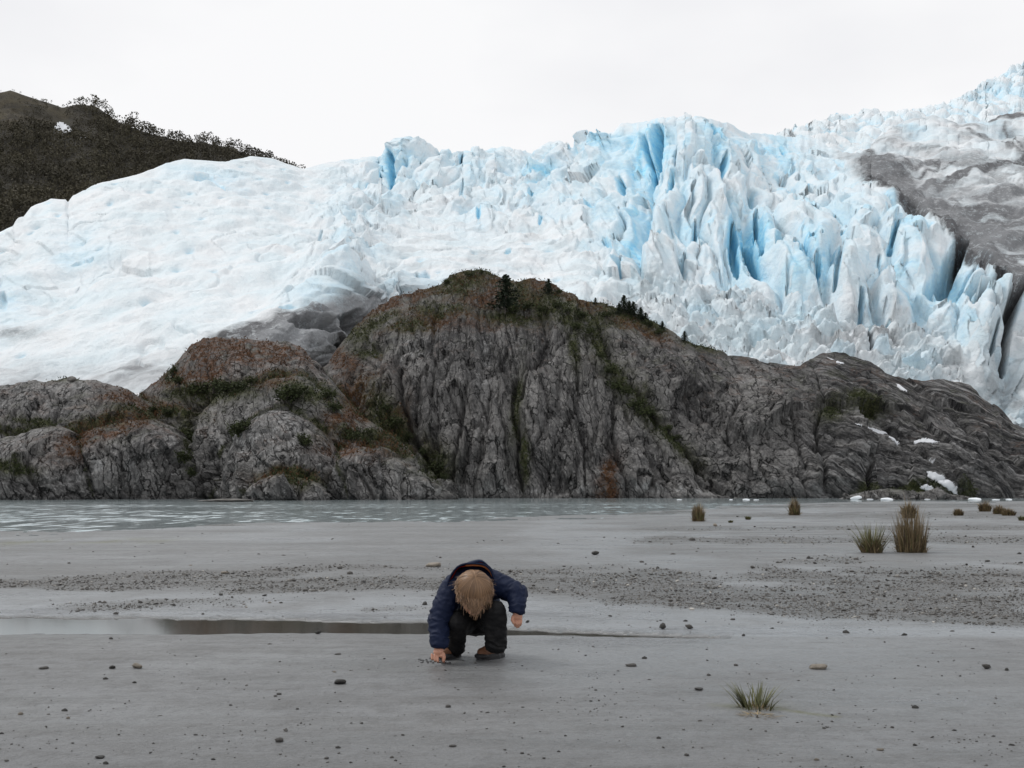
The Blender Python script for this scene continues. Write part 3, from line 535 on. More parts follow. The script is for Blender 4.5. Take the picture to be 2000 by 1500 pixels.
    flow = np.stack([u, w, Yw], -1)
    tone = np.clip(np.stack([.4 * r_a + .35 * r_b + .25 * r_c, pol + 0 * r_b, np.exp(-(ed / .05))], -1), 0, 1)
    mask = np.clip(np.stack([rust, green, bleach_toplight, wet], -1), 0, 1)
    nb = 10; back = []; bmk = []
    for i in range(1, nb + 1):
        k = i / nb; B = P2[-1].copy(); B[:, 1] += 26 * k; B[:, 2] = B[:, 2] + (-3. - B[:, 2]) * k ** 1.8 - .3 * k; back.append(B); bmk.append(mask[-1])
    P3 = np.concatenate([P2, np.array(back)], 0); mk = np.concatenate([mask, np.array(bmk)], 0)
    me = mesh_from(name, P3, grid_faces(*P3.shape[:2]), M_ROCK, attrs={'mask': mk, 'tone': np.concatenate([tone, np.repeat(tone[-1:], nb, 0)], 0), 'flow': np.concatenate([flow, np.repeat(flow[-1:], nb, 0)], 0)})
    o = tag(new_obj(name, me), label, 'rock', kind='structure')
    MASSES.append(dict(P=P2, N=N2, PX=PX, PY=PY, mask=mask, obj=o))
    return o
ROCKS = []
def _add(*a, **k): ROCKS.append((a, k)); FRONTS.append((a[3], a[2]))
_add('rock_dome', 'large dark fractured rock dome in the middle running down to the right', [(430, 860), (520, 790), (640, 710), (652, 690), (690, 640), (720, 610), (770, 580), (858, 560), (868, 545), (900, 531), (940, 527), (970, 536), (990, 549), (1002, 550), (1040, 544), (1072, 553), (1100, 570), (1160, 586), (1200, 600), (1250, 616), (1300, 641), (1340, 670), (1400, 689), (1450, 698),
          (1560, 718), (1585, 700), (1610, 690), (1640, 690), (1700, 706), (1730, 730), (1760, 738), (1800, 746), (1850, 742), (1895, 752), (1920, 778), (1950, 800), (1975, 825), (2000, 838), (2100, 885), (2300, 950), (2450, 972)], 149, 190, 2.1, 14, 1.25)
_add('rock_knoll', 'left back low rocky knoll below the smooth ice', [(-420, 830), (-200, 775), (0, 757), (60, 746), (140, 738), (180, 743), (240, 758), (268, 775), (310, 800), (400, 850), (470, 960)], 141, 158, 1.8, 5, .8, seed=1)
_add('rock_knoll', 'rusty topped rocky knoll left of the large dome', [(225, 960), (245, 830), (268, 778), (300, 748), (345, 712), (368, 682), (398, 662), (430, 658), (470, 663), (520, 666), (562, 671), (592, 682), (615, 708), (645, 746), (685, 792), (730, 845), (790, 895), (850, 942), (892, 973)], 143, 164, 1.9, 6, .9, seed=2)
_add('rock_knoll', 'rounded grey knoll in front of the rusty topped one', [(368, 972), (382, 850), (396, 805), (422, 776), (470, 757), (530, 743), (575, 734), (600, 740), (640, 775), (690, 812), (740, 838), (800, 880), (830, 930), (845, 974)], 130, 143, 1.9, 5, .7, seed=3)
_add('rock_knoll', 'broad grey waterside knoll with rusty crown at the left', [(20, 973), (40, 915), (70, 890), (125, 868), (180, 842), (245, 822), (300, 821), (340, 838), (365, 865), (380, 910), (400, 974)], 126, 138, 2.0, 5, .6, seed=4)
_add('rock_knoll', 'pale lichened waterside knoll below the rounded one', [(425, 974), (438, 900), (460, 850), (495, 818), (535, 803), (565, 803), (605, 822), (640, 850), (665, 900), (690, 974)], 119, 128, 2.0, 5, .6, seed=5)
_add('rock_knoll', 'low pale waterside knoll beside the green gully', [(590, 974), (610, 915), (645, 886), (700, 872), (755, 880), (800, 905), (840, 938), (885, 974)], 120, 128, 1.9, 4, .5, seed=6)
_add('rock_knoll', 'grey rock at the lower left picture edge', [(-300, 900), (-100, 870), (0, 860), (55, 846), (105, 836), (140, 850), (165, 880), (190, 974)], 118, 128, 1.9, 4, .6, seed=7)
_add('rock_knoll', 'small mossy bump at the water line', [(485, 974), (500, 950), (525, 934), (565, 928), (605, 936), (630, 955), (645, 974)], 113, 117, 1.6, 2, .3, seed=8)
_add('rock_ledge', 'low brown rock ledge at the right waterline', [(1655, 974), (1690, 962), (1740, 958), (1790, 964), (1850, 968), (1885, 970), (1900, 974)], 122, 129, 1.5, 3, .3, seed=9)

for a_, k_ in ROCKS: rock_mass(*a_, **k_)

# ------------------------------------------------------------------ wooded hillside on the left
HILL = poly([(-500, 60), (-200, 140), (0, 176), (20, 172), (60, 186), (100, 200), (122, 209), (150, 202), (185, 204), (230, 228), (285, 241), (330, 252), (350, 258), (400, 261), (450, 270), (490, 286), (530, 298), (552, 312), (590, 330), (640, 345), (720, 380)])
def build_hill():
    cols = np.r_[np.linspace(-480, -30, 40), np.arange(-24, 722, 4)]; nr = 110; tt = np.linspace(0, 1, nr)[:, None]
    top = HILL(cols) + 3 + 15 * sm(180, 300, cols); PX = np.repeat(cols[None], nr, 0); PY = 520 + (top - 520) * tt
    Y = 480 + 230 * tt ** 1.1 + .06 * PX * tt
    P = at(PX, PY, Y); N = grid_normals(P); N *= np.sign(-N[..., 1:2]); X, Yw, Z = P[..., 0], P[..., 1], P[..., 2]
    d = 4 * fbm(X / 40, Yw / 60, Z / 30, 4, 300) * (.2 + .8 * sm(0, .1, 1 - tt)); P = P + N * d[..., None]
    moor = sm(300, 225, PY + .45 * PX + 60 * fbm(X / 30, Yw / 40, Z / 20, 3, 305))
    B = [P[-1] + np.array([0, 150 * k, -60 * k]) for k in (.3, .7, 1.)]
    m = np.stack([moor, fbm(X / 20, Yw / 20, Z / 14, 3, 306) * .5 + .5, moor * 0], -1); m = np.concatenate([m, m[-3:]], 0)
    t = NT('hill_ground'); r, g, b, a = t.attr('mask')
    n = t.noise(.10, 9, .75)
    c = t.mix(r, (.040, .036, .027), t.mix(t.ramp(n, (.35, 0.), (.65, 1.)), (.018, .015, .011), (.075, .060, .030)))
    M = t.set(Base_Color=c, Roughness=.95, Normal=t.bump(n, 2.))
    me = mesh_from('wooded_hillside', np.concatenate([P, np.array(B)], 0), grid_faces(nr + 3, len(cols)), M, attrs={'mask': m})
    tag(new_obj('wooded_hillside', me), 'dark wooded hillside behind the ice on the left', 'hill', kind='structure')
    return P, N, PX, PY, moor
HP = build_hill()

_one = 'first second third fourth fifth sixth seventh eighth ninth tenth eleventh twelfth thirteenth fourteenth fifteenth sixteenth seventeenth eighteenth nineteenth'.split()
def nth(i): return _one[i] if i < 19 else ('twentieth' if i == 19 else 'twenty-' + _one[i - 20])
def copy_tree(o, parent=None):
    c = o.copy(); COL.objects.link(c); c.parent = parent
    for ch in [x for x in o.children]: copy_tree(ch, c)
    return c
def leaf_cloud(rng, n, size, shape, flat=.6):
    """n small bent leaf faces: shape() returns a point inside the crown"""
    V, Fq = [], []
    c = np.array([shape() for _ in range(n)]); d = rng.normal(size=(n, 3)); d[:, 2] *= flat; d /= np.linalg.norm(d, axis=1)[:, None]
    e = np.cross(d, rng.normal(size=(n, 3))); e /= np.linalg.norm(e, axis=1)[:, None]
    s = size * rng.uniform(.6, 1.4, (n, 1)); w = s * rng.uniform(.35, .6, (n, 1))
    q = np.stack([c - d * s, c + e * w, c + d * s, c - e * w], 1)
    return q.reshape(-1, 3), np.arange(n * 4).reshape(-1, 4)
def foliage(name, lo, hi, scale=.6, spec=.2):
    t = NT(name); n = t.noise(scale, 4, .6); g = t.n('ShaderNodeNewGeometry').outputs['Random Per Island']
    c = t.mix(t.ramp(n, (.3, 0.), (.7, 1.)), lo, hi); c = t.mix(g, c, tuple(x * 1.5 for x in hi), 'MIX') if False else t.mix(t.math('MULTIPLY', g, .5), c, tuple(x * .8 for x in lo))
    m = t.set(Base_Color=c, Roughness=.8); t.b.inputs['Specular IOR Level'].default_value = spec
    return m
M_FOREST = foliage('forest_leaves', (.052, .047, .034), (.105, .094, .062), .03)
M_SHRUB = foliage('shrub_leaves', (.020, .027, .012), (.072, .085, .032), .5)
M_CONIF = foliage('conifer_needles', (.010, .016, .010), (.034, .046, .024), .5)
M_BARK = plain('bark', (.085, .075, .065), .9, .4, 6)
M_SNOW = plain('old_snow', (.66, .68, .71), .6, .05, 1.5, .3, .03)

# ------------------------------------------------------------------ forest
def build_forest():
    rng = np.random.RandomState(3)
    P, N, PX, PY, moor = HP
    vis = (PX > -120) & (PX < 640)
    idx = np.flatnonzero((rng.rand(*moor.shape) > .0) & vis & (moor < 2)); n = 4300
    w = np.maximum(1.02 - moor.ravel()[idx], .9); w /= w.sum()
    w *= 1 - .999 * ((np.hypot((PX.ravel()[idx] - 126) / 24, (PY.ravel()[idx] - 252) / 22) < 1) | (np.hypot((PX.ravel()[idx] - 162) / 10, (PY.ravel()[idx] - 272) / 12) < 1)); w /= w.sum()
    pick = rng.choice(idx, n, p=w); base = P.reshape(-1, 3)[pick] + rng.normal(size=(n, 3)) * (2, 1.5, 0)
    k = 46; h = rng.uniform(4.5, 8.5, n) * (1 - .78 * moor.ravel()[pick]); r = h * rng.uniform(.28, .42, n)
    dirs = rng.normal(size=(n, k, 3)); dirs /= np.linalg.norm(dirs, axis=-1, keepdims=True); rad = rng.uniform(.45, 1, (n, k, 1)) ** .5
    c = base[:, None] + np.array([0, 0, .62]) * h[:, None, None] + dirs * rad * np.stack([r, r, h * .42], -1)[:, None]
    d = rng.normal(size=(n, k, 3)); d /= np.linalg.norm(d, axis=-1, keepdims=True); e = np.cross(d, rng.normal(size=(n, k, 3))); e /= np.linalg.norm(e, axis=-1, keepdims=True)
    s = (r[:, None] * rng.uniform(.12, .27, (n, k)))[..., None]
    q = np.stack([c - d * s, c + e * s * .8, c + d * s, c - e * s * .8], 2).reshape(-1, 3)
    me = mesh_from('forest', q, np.arange(len(q)).reshape(-1, 4), M_FOREST, smooth=False)
    tag(new_obj('forest', me), 'dark brown-green wood covering the hillside', 'forest', kind='stuff')
    # bare grey trunks among them
    m = 1500; pk = rng.choice(n, m); b = base[pk]; tl = h[pk] * rng.uniform(.6, 1.15, m); lean = rng.normal(size=(m, 2)) * .12
    V = np.zeros((m, 6, 3)); 
    for i, (ox, oy) in enumerate(((-.12, 0), (.12, 0), (0, .14))):
        V[:, i] = b + (ox, oy - 1.2, 0); V[:, i + 3] = b + np.c_[lean * tl[:, None], tl] + (ox * .4, oy * .4 - 1.2, 0)
    f = np.array([[0, 1, 4, 3], [1, 2, 5, 4], [2, 0, 3, 5]]); Fa = (np.arange(m)[:, None, None] * 6 + f[None]).reshape(-1, 4)
    o = new_obj('bare_trunks', mesh_from('bare_trunks', V, Fa, M_BARK)); tag(o, 'thin grey trunks standing in the hillside wood', 'forest', kind='stuff')
build_forest()
def tree_proto(seed, h, r, conifer=False, lean=0.):
    rng = np.random.RandomState(seed)
    root = empty('tree', (0, 0, 0))
    n = 7; ang = np.linspace(0, 2 * math.pi, n, endpoint=False)
    V, Fc = [], []
    def limb(a, b, ra, rb):
        a, b = np.array(a, float), np.array(b, float); d = b - a; d /= np.linalg.norm(d)
        u = np.cross(d, (0.3, .9, .2)); u /= np.linalg.norm(u); v = np.cross(d, u); o = len(V)
        for p, rr in ((a, ra), ((a + b) / 2 + rng.normal(size=3) * ra * .5, (ra + rb) / 2), (b, rb)):
            for q in ang: V.append(p + rr * (u * math.cos(q) + v * math.sin(q)))
        for k in (0, 1):
            for i in range(n): Fc.append([o + k * n + i, o + k * n + (i + 1) % n, o + (k + 1) * n + (i + 1) % n, o + (k + 1) * n + i])
    tr = h * .028
    limb((0, 0, -.3), (lean * h * .5, 0, h * .5), tr, tr * .7); limb((lean * h * .5, 0, h * .5), (lean * h, 0, h * .93), tr * .7, tr * .2)
    tips = []
    for i in range(9):
        z = h * (.25 + .65 * i / 9); a = i * 2.4 + rng.rand(); L = r * (1.05 - .85 * (z / h) if conifer else rng.uniform(.6, 1.))
        b = (lean * z + L * math.cos(a), L * math.sin(a), z + (.02 * h if conifer else .16 * h)); limb((lean * z, 0, z), b, tr * .45, tr * .12); tips.append(b)
    new_obj('trunk', mesh_from('trunk', np.array(V), np.array(Fc), M_BARK), root)
    tips = np.array(tips)
    if conifer:
        def shape():
            z = rng.uniform(.12, 1.) ** 1.1; a = rng.uniform(0, 6.283); rr = r * (1.03 - z) ** .7 * rng.uniform(.3, 1.1) * (.7 + .5 * math.sin(3 * a + 11 * z + seed))
            return (lean * z * h + rr * math.cos(a), rr * math.sin(a), z * h - .1 * rr)
        v, f = leaf_cloud(rng, 1100, h * .05, shape, .35); mt = M_CONIF
    else:
        cl = np.r_[tips, tips * (.8, .8, 1.05), [[lean * h, 0, h * .95]]]
        def shape():
            c = cl[rng.randint(len(cl))]; q = rng.normal(size=3); q *= (r * .30 * rng.rand() ** .4 / np.linalg.norm(q)); q[2] *= .7
            return tuple(c + q)
        v, f = leaf_cloud(rng, 560, h * .055, shape); mt = M_FOREST
    new_obj('crown', mesh_from('crown', v, f, mt, smooth=False), root)
    return root
def place(o, loc, scale=1., rz=0., label=None, cat=None, group=None):
    o.location = loc; o.scale = (scale,) * 3; o.rotation_euler = (0, 0, rz); return tag(o, label, cat, group)
protos = [tree_proto(11, 7, 2.6), tree_proto(12, 8, 2.4, lean=.12), tree_proto(13, 6.5, 3.0, lean=-.08)]
rng = np.random.RandomState(5); first = [True] * 3
sky_trees = [(335, 8), (352, 6), (372, 5), (395, 5), (415, 5), (436, 5), (455, 5), (470, 6), (486, 8), (494, 11), (503, 10), (512, 8), (522, 10), (531, 12), (538, 9), (546, 9), (556, 8), (566, 7), (574, 8), (582, 7), (588, 6), (300, 7), (262, 5), (318, 9)]
for i, (px, hh) in enumerate(sorted(sky_trees, reverse=True)):
    k = i % 3; o = protos[k] if first[k] else copy_tree(protos[k]); first[k] = False
    Yt = 705; p = at(px, float(HILL(px)) + 14, Yt); o.name = 'skyline_tree'
    place(o, tuple(p), hh / 7 * .4, rng.uniform(0, 6.28), nth(i) + ' dark tree from the right end of the wooded skyline', 'tree', 'trees on the skyline of the hillside')

# ------------------------------------------------------------------ plants, snow and boulders on the rock
for M_ in MASSES:
    M_['px'], M_['py'] = pix_of(M_['P'][..., 0], M_['P'][..., 1], M_['P'][..., 2])
def on_rock(px, py, tol=3.):
    best = None
    for M_ in MASSES:
        ok = np.flatnonzero((np.abs(M_['px'] - px) < tol).ravel() & (np.abs(M_['py'] - py) < tol).ravel())
        if len(ok):
            P = M_['P'].reshape(-1, 3)[ok]; j = P[:, 1].argmin()
            if best is None or P[j, 1] < best[1]: best = P[j]
    return best if best is not None else (on_rock(px, py + 4, tol + 3) if tol < 40 else np.array(at(px, py, 170.)))
def shrub_proto(seed, w, h):
    rng = np.random.RandomState(seed); root = empty('shrub', (0, 0, 0))
    V, Fc = [], []; tips = []
    for i in range(9):
        a = rng.uniform(0, 6.283); L = w * .45 * rng.uniform(.3, 1); t = np.array([L * math.cos(a), L * math.sin(a), h * rng.uniform(.5, .95)]); tips.append(t); o = len(V)
        for p, r in ((np.zeros(3), .03), (t * (.6, .6, .5), .022), (t, .008)):
            for q in (0, 2.09, 4.19): V.append(p + (r * math.cos(q), r * math.sin(q), 0))
        for k in (0, 3):
            for j in range(3): Fc.append([o + k + j, o + k + (j + 1) % 3, o + k + 3 + (j + 1) % 3, o + k + 3 + j])
    new_obj('stem', mesh_from('stem', np.array(V), np.array(Fc), M_BARK), root); tips = np.array(tips)
    def shape():
        c = tips[rng.randint(len(tips))] * rng.uniform(.55, 1.); q = rng.normal(size=3) * w * .12; q[2] *= .8
        c = c + q; c[2] = abs(c[2]); return tuple(c)
    v, f = leaf_cloud(rng, 420, .085 * w ** .6, shape)
    new_obj('crown', mesh_from('crown', v, f, M_SHRUB, smooth=False), root)
    return root
con = [tree_proto(21, 2.6, 1.45, True), tree_proto(22, 2.3, 1.2, True, .06)]; shr = [shrub_proto(31, 2., 1.2), shrub_proto(32, 2.4, 1.), shrub_proto(33, 1.6, 1.4)]
used = set()
def plant(kind, k, px, py, s, label, group=None, dy=-.4):
    src = (con if kind == 'conifer' else shr)[k]
    o = src if (kind, k) not in used else copy_tree(src); used.add((kind, k))
    p = on_rock(px, py); o.name = 'conifer' if kind == 'conifer' else 'shrub'
    return place(o, (p[0], p[1] + dy, p[2] - .15), s, rng.uniform(0, 6.28), label, 'tree' if kind == 'conifer' else 'shrub', group)
plant('conifer', 0, 985, 606, 2.2, 'big dark bushy conifer on the upper face of the rock dome', None, -.8)
plant('conifer', 1, 1072, 572, 1.15, 'lone conifer on the crest right of the dome summit')
plant('conifer', 1, 1338, 664, .75, 'thin pale little conifer against the ice on the right shoulder')
for i, (px, py, s) in enumerate(((1160, 592, .5), (1206, 612, .8), (1218, 606, 1.2), (1226, 610, .95), (1238, 614, 1.05), (1250, 622, .9), (1262, 628, .75), (1290, 643, .7))):
    plant('conifer', 1, px, py, s, nth(i) + ' small conifer from the left in the row along the dome shoulder', 'conifers along the right shoulder of the dome')
for i, (px, py, s) in enumerate(((1190, 730, 1.), (1205, 755, 1.1), (1222, 775, 1.2), (1238, 795, 1.3), (1256, 806, 1.1), (1275, 815, .9), (1300, 838, .8), (1320, 855, .7))):
    plant('shrub', i % 3, px, py, s, nth(i) + ' dark shrub from the top in the slanting gully of the dome', 'shrubs in the slanting gully of the dome')
for i, (px, py, s) in enumerate(((1125, 640, 1.), (1150, 650, .9), (1175, 700, .8))):
    plant('shrub', i % 3, px, py, s, nth(i) + ' small shrub from the left just above the slanting gully', 'shrubs above the slanting gully')
for i, (px, py, s) in enumerate(sorted(((1000, 610, 1.2), (1030, 600, 1.), (1060, 612, 1.2), (1090, 600, 1.1), (1110, 610, .9), (1140, 618, 1.), (1180, 615, .9), (1265, 640, 1.1), (1285, 650, .9), (940, 533, .7), (915, 536, .7), (870, 552, .8), (1100, 555, .6)))):
    plant('shrub', i % 3, px, py, s, nth(i) + ' low shrub from the left on the mossy upper dome', 'shrubs on the upper slope of the dome')
for i, (px, py, s) in enumerate(sorted(((390, 765, 1.3), (415, 770, 1.5), (440, 765, 1.4), (465, 760, 1.2), (490, 750, 1.), (335, 735, 1.3), (345, 750, 1.), (560, 785, 1.8), (585, 775, 1.5), (645, 780, 1.2), (660, 800, 1.1), (300, 800, .7), (330, 806, .7)))):
    plant('shrub', i % 3, px, py, s, nth(i) + ' dark shrub from the left on the rusty topped knoll', 'shrubs on the rusty topped knoll')
for i, (px, py, s) in enumerate(sorted(((368, 862, 1.4), (465, 850, 1.3), (480, 835, 1.), (365, 900, 1.2), (372, 930, 1.), (600, 870, .9), (595, 860, .8), (690, 855, .8), (720, 848, .8)))):
    plant('shrub', i % 3, px, py, s, nth(i) + ' shrub from the left in the clefts of the waterside knolls', 'shrubs between the waterside knolls')
for i, (px, py, s) in enumerate(((760, 800, 1.), (775, 830, 1.2), (800, 860, 1.1), (830, 890, 1.), (855, 915, 1.), (870, 935, .8))):
    plant('shrub', i % 3, px, py, s, nth(i) + ' green shrub from the top in the gully left of the dome', 'shrubs in the gully left of the dome')
def build_cover():
    rng = np.random.RandomState(8); out = {}
    for name, ch, n, mat, label in (('grass_cover', 1, 15000, M_SHRUB, 'green grass and low growth on the rock ledges'), ('moss_cover', 0, 7000, plain('dead_moss', (.10, .052, .024), .95, .5, 3.), 'rusty dry moss and heath on the rock crests')):
        Vs = []
        tot = [np.clip(M_['mask'][..., ch] - .42, 0, 1).sum() for M_ in MASSES]
        for M_, t in zip(MASSES, tot):
            w = np.clip(M_['mask'][..., ch] - .42, 0, 1).ravel(); k = int(n * t / sum(tot))
            if k < 5: continue
            ii = rng.choice(len(w), k, p=w / w.sum()); b = M_['P'].reshape(-1, 3)[ii] + rng.normal(size=(k, 3)) * .15
            for j in range(3):
                a = rng.uniform(0, 6.283, k); s = rng.uniform(.12, .34, k); dx = np.c_[np.cos(a), np.sin(a), a * 0] * (s * .3)[:, None]
                tip = b + np.c_[rng.normal(size=(k, 2)) * (s * .5)[:, None], s]
                Vs.append(np.stack([b - dx, b + dx, tip], 1))
        V = np.concatenate(Vs).reshape(-1, 3)
        tag(new_obj(name, mesh_from(name, V, np.arange(len(V)).reshape(-1, 3), mat, smooth=False)), label, 'ground cover', kind='stuff')
build_cover()
def patch_on(P, N, PX, PY, cx, cy, rx, ry, rot, thick, name, label, cat, group, mat, s=0):
    c, q = math.cos(rot), math.sin(rot)
    dx, dy = PX - cx, PY - cy
    r = np.sqrt(((dx * c + dy * q) / rx) ** 2 + ((-dx * q + dy * c) / ry) ** 2) + (.35 if s < 20 else .18) * perlin(PX / 9, PY / 6, PX * 0, 400 + s)
    ins = r < 1
    fm = ins[:-1, :-1] & ins[1:, 1:] & ins[1:, :-1] & ins[:-1, 1:]
    if fm.sum() < 2: return
    T = P + N * (thick * np.clip(1.25 - r, .15, 1) ** .5)[..., None]
    i = np.arange(PX.size).reshape(PX.shape); f = np.stack([i[:-1, :-1], i[:-1, 1:], i[1:, 1:], i[1:, :-1]], -1)[fm]
    u, inv = np.unique(f, return_inverse=True); f2 = inv.reshape(-1, 4)
    V = np.concatenate([T.reshape(-1, 3)[u], (P - N * .12).reshape(-1, 3)[u]]); nb = len(u)
    e = np.concatenate([f2[:, [0, 1]], f2[:, [1, 2]], f2[:, [2, 3]], f2[:, [3, 0]]]); ek = np.sort(e, 1); _, ix, cnt = np.unique(ek, axis=0, return_index=True, return_counts=True)
    be = e[ix[cnt == 1]]; side = np.c_[be[:, 1], be[:, 0], be[:, 0] + nb, be[:, 1] + nb]
    o0 = V.mean(0); me = mesh_from(name, V - o0, np.concatenate([f2, side, f2[:, ::-1] + nb]), mat)
    o = new_obj(name, me); o.location = o0; return tag(o, label, cat, group)
D = MASSES[0]
for i, (cx, cy, rx, ry, rot) in enumerate(((1625, 702, 12, 4, .2), (1640, 712, 10, 4, .2), (1672, 849, 9, 3.5, .1), (1718, 831, 24, 5, .2), (1745, 840, 14, 3, .5), (1745, 858, 15, 5, .5), (1760, 756, 16, 4, .6), (1762, 886, 20, 6, .45), (1808, 868, 26, 5, .35), (1812, 899, 12, 4, .3))):
    patch_on(D['P'], D['N'], D['PX'], D['PY'], cx, cy, rx * 1.0, ry * .72, rot, .08, 'snow_patch', nth(i) + ' small snow streak from the left on the right-hand slabs', 'snow patch', 'small snow streaks on the right slope', M_SNOW, i)
patch_on(D['P'], D['N'], D['PX'], D['PY'], 1832, 957, 36, 7, .42, .2, 'snow_patch', 'largest snow patch, slanting down to the water at the right', 'snow patch', None, M_SNOW, 20)
patch_on(D['P'], D['N'], D['PX'], D['PY'], 1806, 966, 20, 4, .3, .3, 'snow_patch', 'thin snow strip left of the largest snow patch by the water', 'snow patch', None, M_SNOW, 21)
patch_on(*HP[:4], 124, 246, 18, 10, .35, .8, 'snow_patch', 'bright snow patch high on the wooded hillside', 'snow patch', None, M_SNOW, 22)
patch_on(*HP[:4], 162, 269, 8, 5, .2, .8, 'snow_patch', 'tiny snow spot right of the bright hillside snow patch', 'snow patch', None, M_SNOW, 23)

# ------------------------------------------------------------------ stones
def stone_mesh(name, seed, mat, sub=2, flat=.55, chop=5, rough=.08):
    bm = bmesh.new(); bmesh.ops.create_icosphere(bm, subdivisions=sub, radius=.5)
    V = np.array([v.co[:] for v in bm.verts]); rg = np.random.RandomState(seed)
    for _ in range(chop):
        n = rg.normal(size=3); n /= np.linalg.norm(n); h = rg.uniform(.24, .42); dd = V @ n; V = V - np.where(dd > h, (dd - h), 0)[:, None] * n
    V = V * (1 + rough * perlin(V[:, 0] * 5 + seed, V[:, 1] * 5, V[:, 2] * 5, seed))[:, None]
    V = V * (1, rg.uniform(.6, .9), flat); V[:, 2] -= V[:, 2].min()
    Fc = np.array([[v.index for v in f.verts] for f in bm.faces]); bm.free()
    return mesh_from(name, V, Fc, mat, smooth=False)
def stone_mat(name, a, b, light=(.3, .29, .26), sc_=9., amt=.25):
    t = NT(name); n = t.noise(sc_, 6, .65); n2 = t.noise(sc_ * 5, 5, .7)
    c = t.mix(t.ramp(n, (.35, 0.), (.65, 1.)), a, b); c = t.mix(t.ramp(n2, (.58, 0.), (.7, amt)), c, light)
    return t.set(Base_Color=c, Roughness=.62, Normal=t.bump(n2, .01))
M_ST = [stone_mat('dark_stone', (.035, .035, .034), (.075, .07, .062)), stone_mat('grey_stone', (.07, .067, .062), (.14, .13, .118)), stone_mat('pale_stone', (.20, .17, .13), (.34, .30, .25), (.45, .43, .38))]
p = on_rock(142, 742)
o = new_obj('boulder', stone_mesh('boulder', 77, M_ST[1], 3, .7)); o.scale = (1.3, 1.3, 1.25); o.location = (p[0], p[1], p[2] - .15)
tag(o, 'lone grey boulder perched on the crest of the left knoll', 'boulder')

# ------------------------------------------------------------------ mudflat, pool and lake
SHORE = [(-600, 1046), (-200, 1041), (0, 1036), (150, 1036), (300, 1030), (430, 1024), (560, 1020), (700, 1017), (900, 1013), (1050, 1009), (1200, 1004), (1330, 997), (1400, 990), (1500, 985), (1620, 981.5), (1750, 979.5), (2000, 978.5), (2600, 978.5)]
_sx, _sy = ray([q[0] for q in SHORE], [q[1] for q in SHORE]); SH_T, SH_Y = _sx, -CAM_H / _sy
POOL_F = [(-700, 1206), (0, 1208), (250, 1208), (500, 1211), (840, 1216), (1000, 1229), (1200, 1239), (1400, 1247), (1420, 1249)]
POOL_N = [(-700, 1243), (0, 1240), (300, 1240), (700, 1238), (840, 1240), (1000, 1243), (1200, 1246), (1400, 1248.5), (1420, 1249)]
def bands(px, py):
    """how gravelly the flat is at a place of the photograph"""
    def box(x0, x1, yc, hh, fx=80):
        y = np.interp(px, [q[0] for q in yc], [q[1] for q in yc])
        return np.exp(-np.abs((py - y) / np.interp(px, [q[0] for q in hh], [q[1] for q in hh])) ** 3) * sm(x0 - fx, x0 + fx, px) * sm(x1 + fx, x1 - fx, px)
    g = box(-900, 1050, [(-200, 1148), (0, 1143), (200, 1140), (500, 1134), (900, 1136), (1100, 1140)], [(0, 12), (200, 16), (450, 26), (900, 30)])
    g = np.maximum(g, box(980, 2900, [(900, 1135), (1100, 1145), (1400, 1160), (1700, 1165), (2000, 1160)], [(1000, 26), (1200, 40), (1500, 52), (2000, 52)]))
    g = np.maximum(g, .8 * box(1500, 2900, [(1400, 1200), (1700, 1205), (2000, 1212)], [(1400, 12), (2000, 18)]))
    g = np.maximum(g, 1. * box(1230, 2900, [(1200, 1056), (2000, 1056)], [(1200, 8), (2000, 10)]))
    g = np.maximum(g, 1. * box(1260, 2900, [(1200, 1034), (2000, 1032)], [(1200, 4), (2000, 6)]))
    g = np.maximum(g, 1. * box(1380, 2900, [(1300, 1008), (2000, 1006)], [(1300, 4), (2000, 10)])); g = np.maximum(g, 1. * box(1450, 2900, [(1300, 990), (2000, 988)], [(1300, 3), (2000, 4)]))
    g = np.maximum(g, .75 * box(1520, 1700, [(1500, 1096), (1800, 1096)], [(1500, 8), (1800, 8)], 40))
    g = np.maximum(g, .6 * box(700, 960, [(600, 1196), (1000, 1190)], [(600, 8), (1000, 9)], 60)); g = np.maximum(g, .45 * box(100, 600, [(0, 1190), (600, 1180)], [(0, 14), (600, 14)]))
    return g
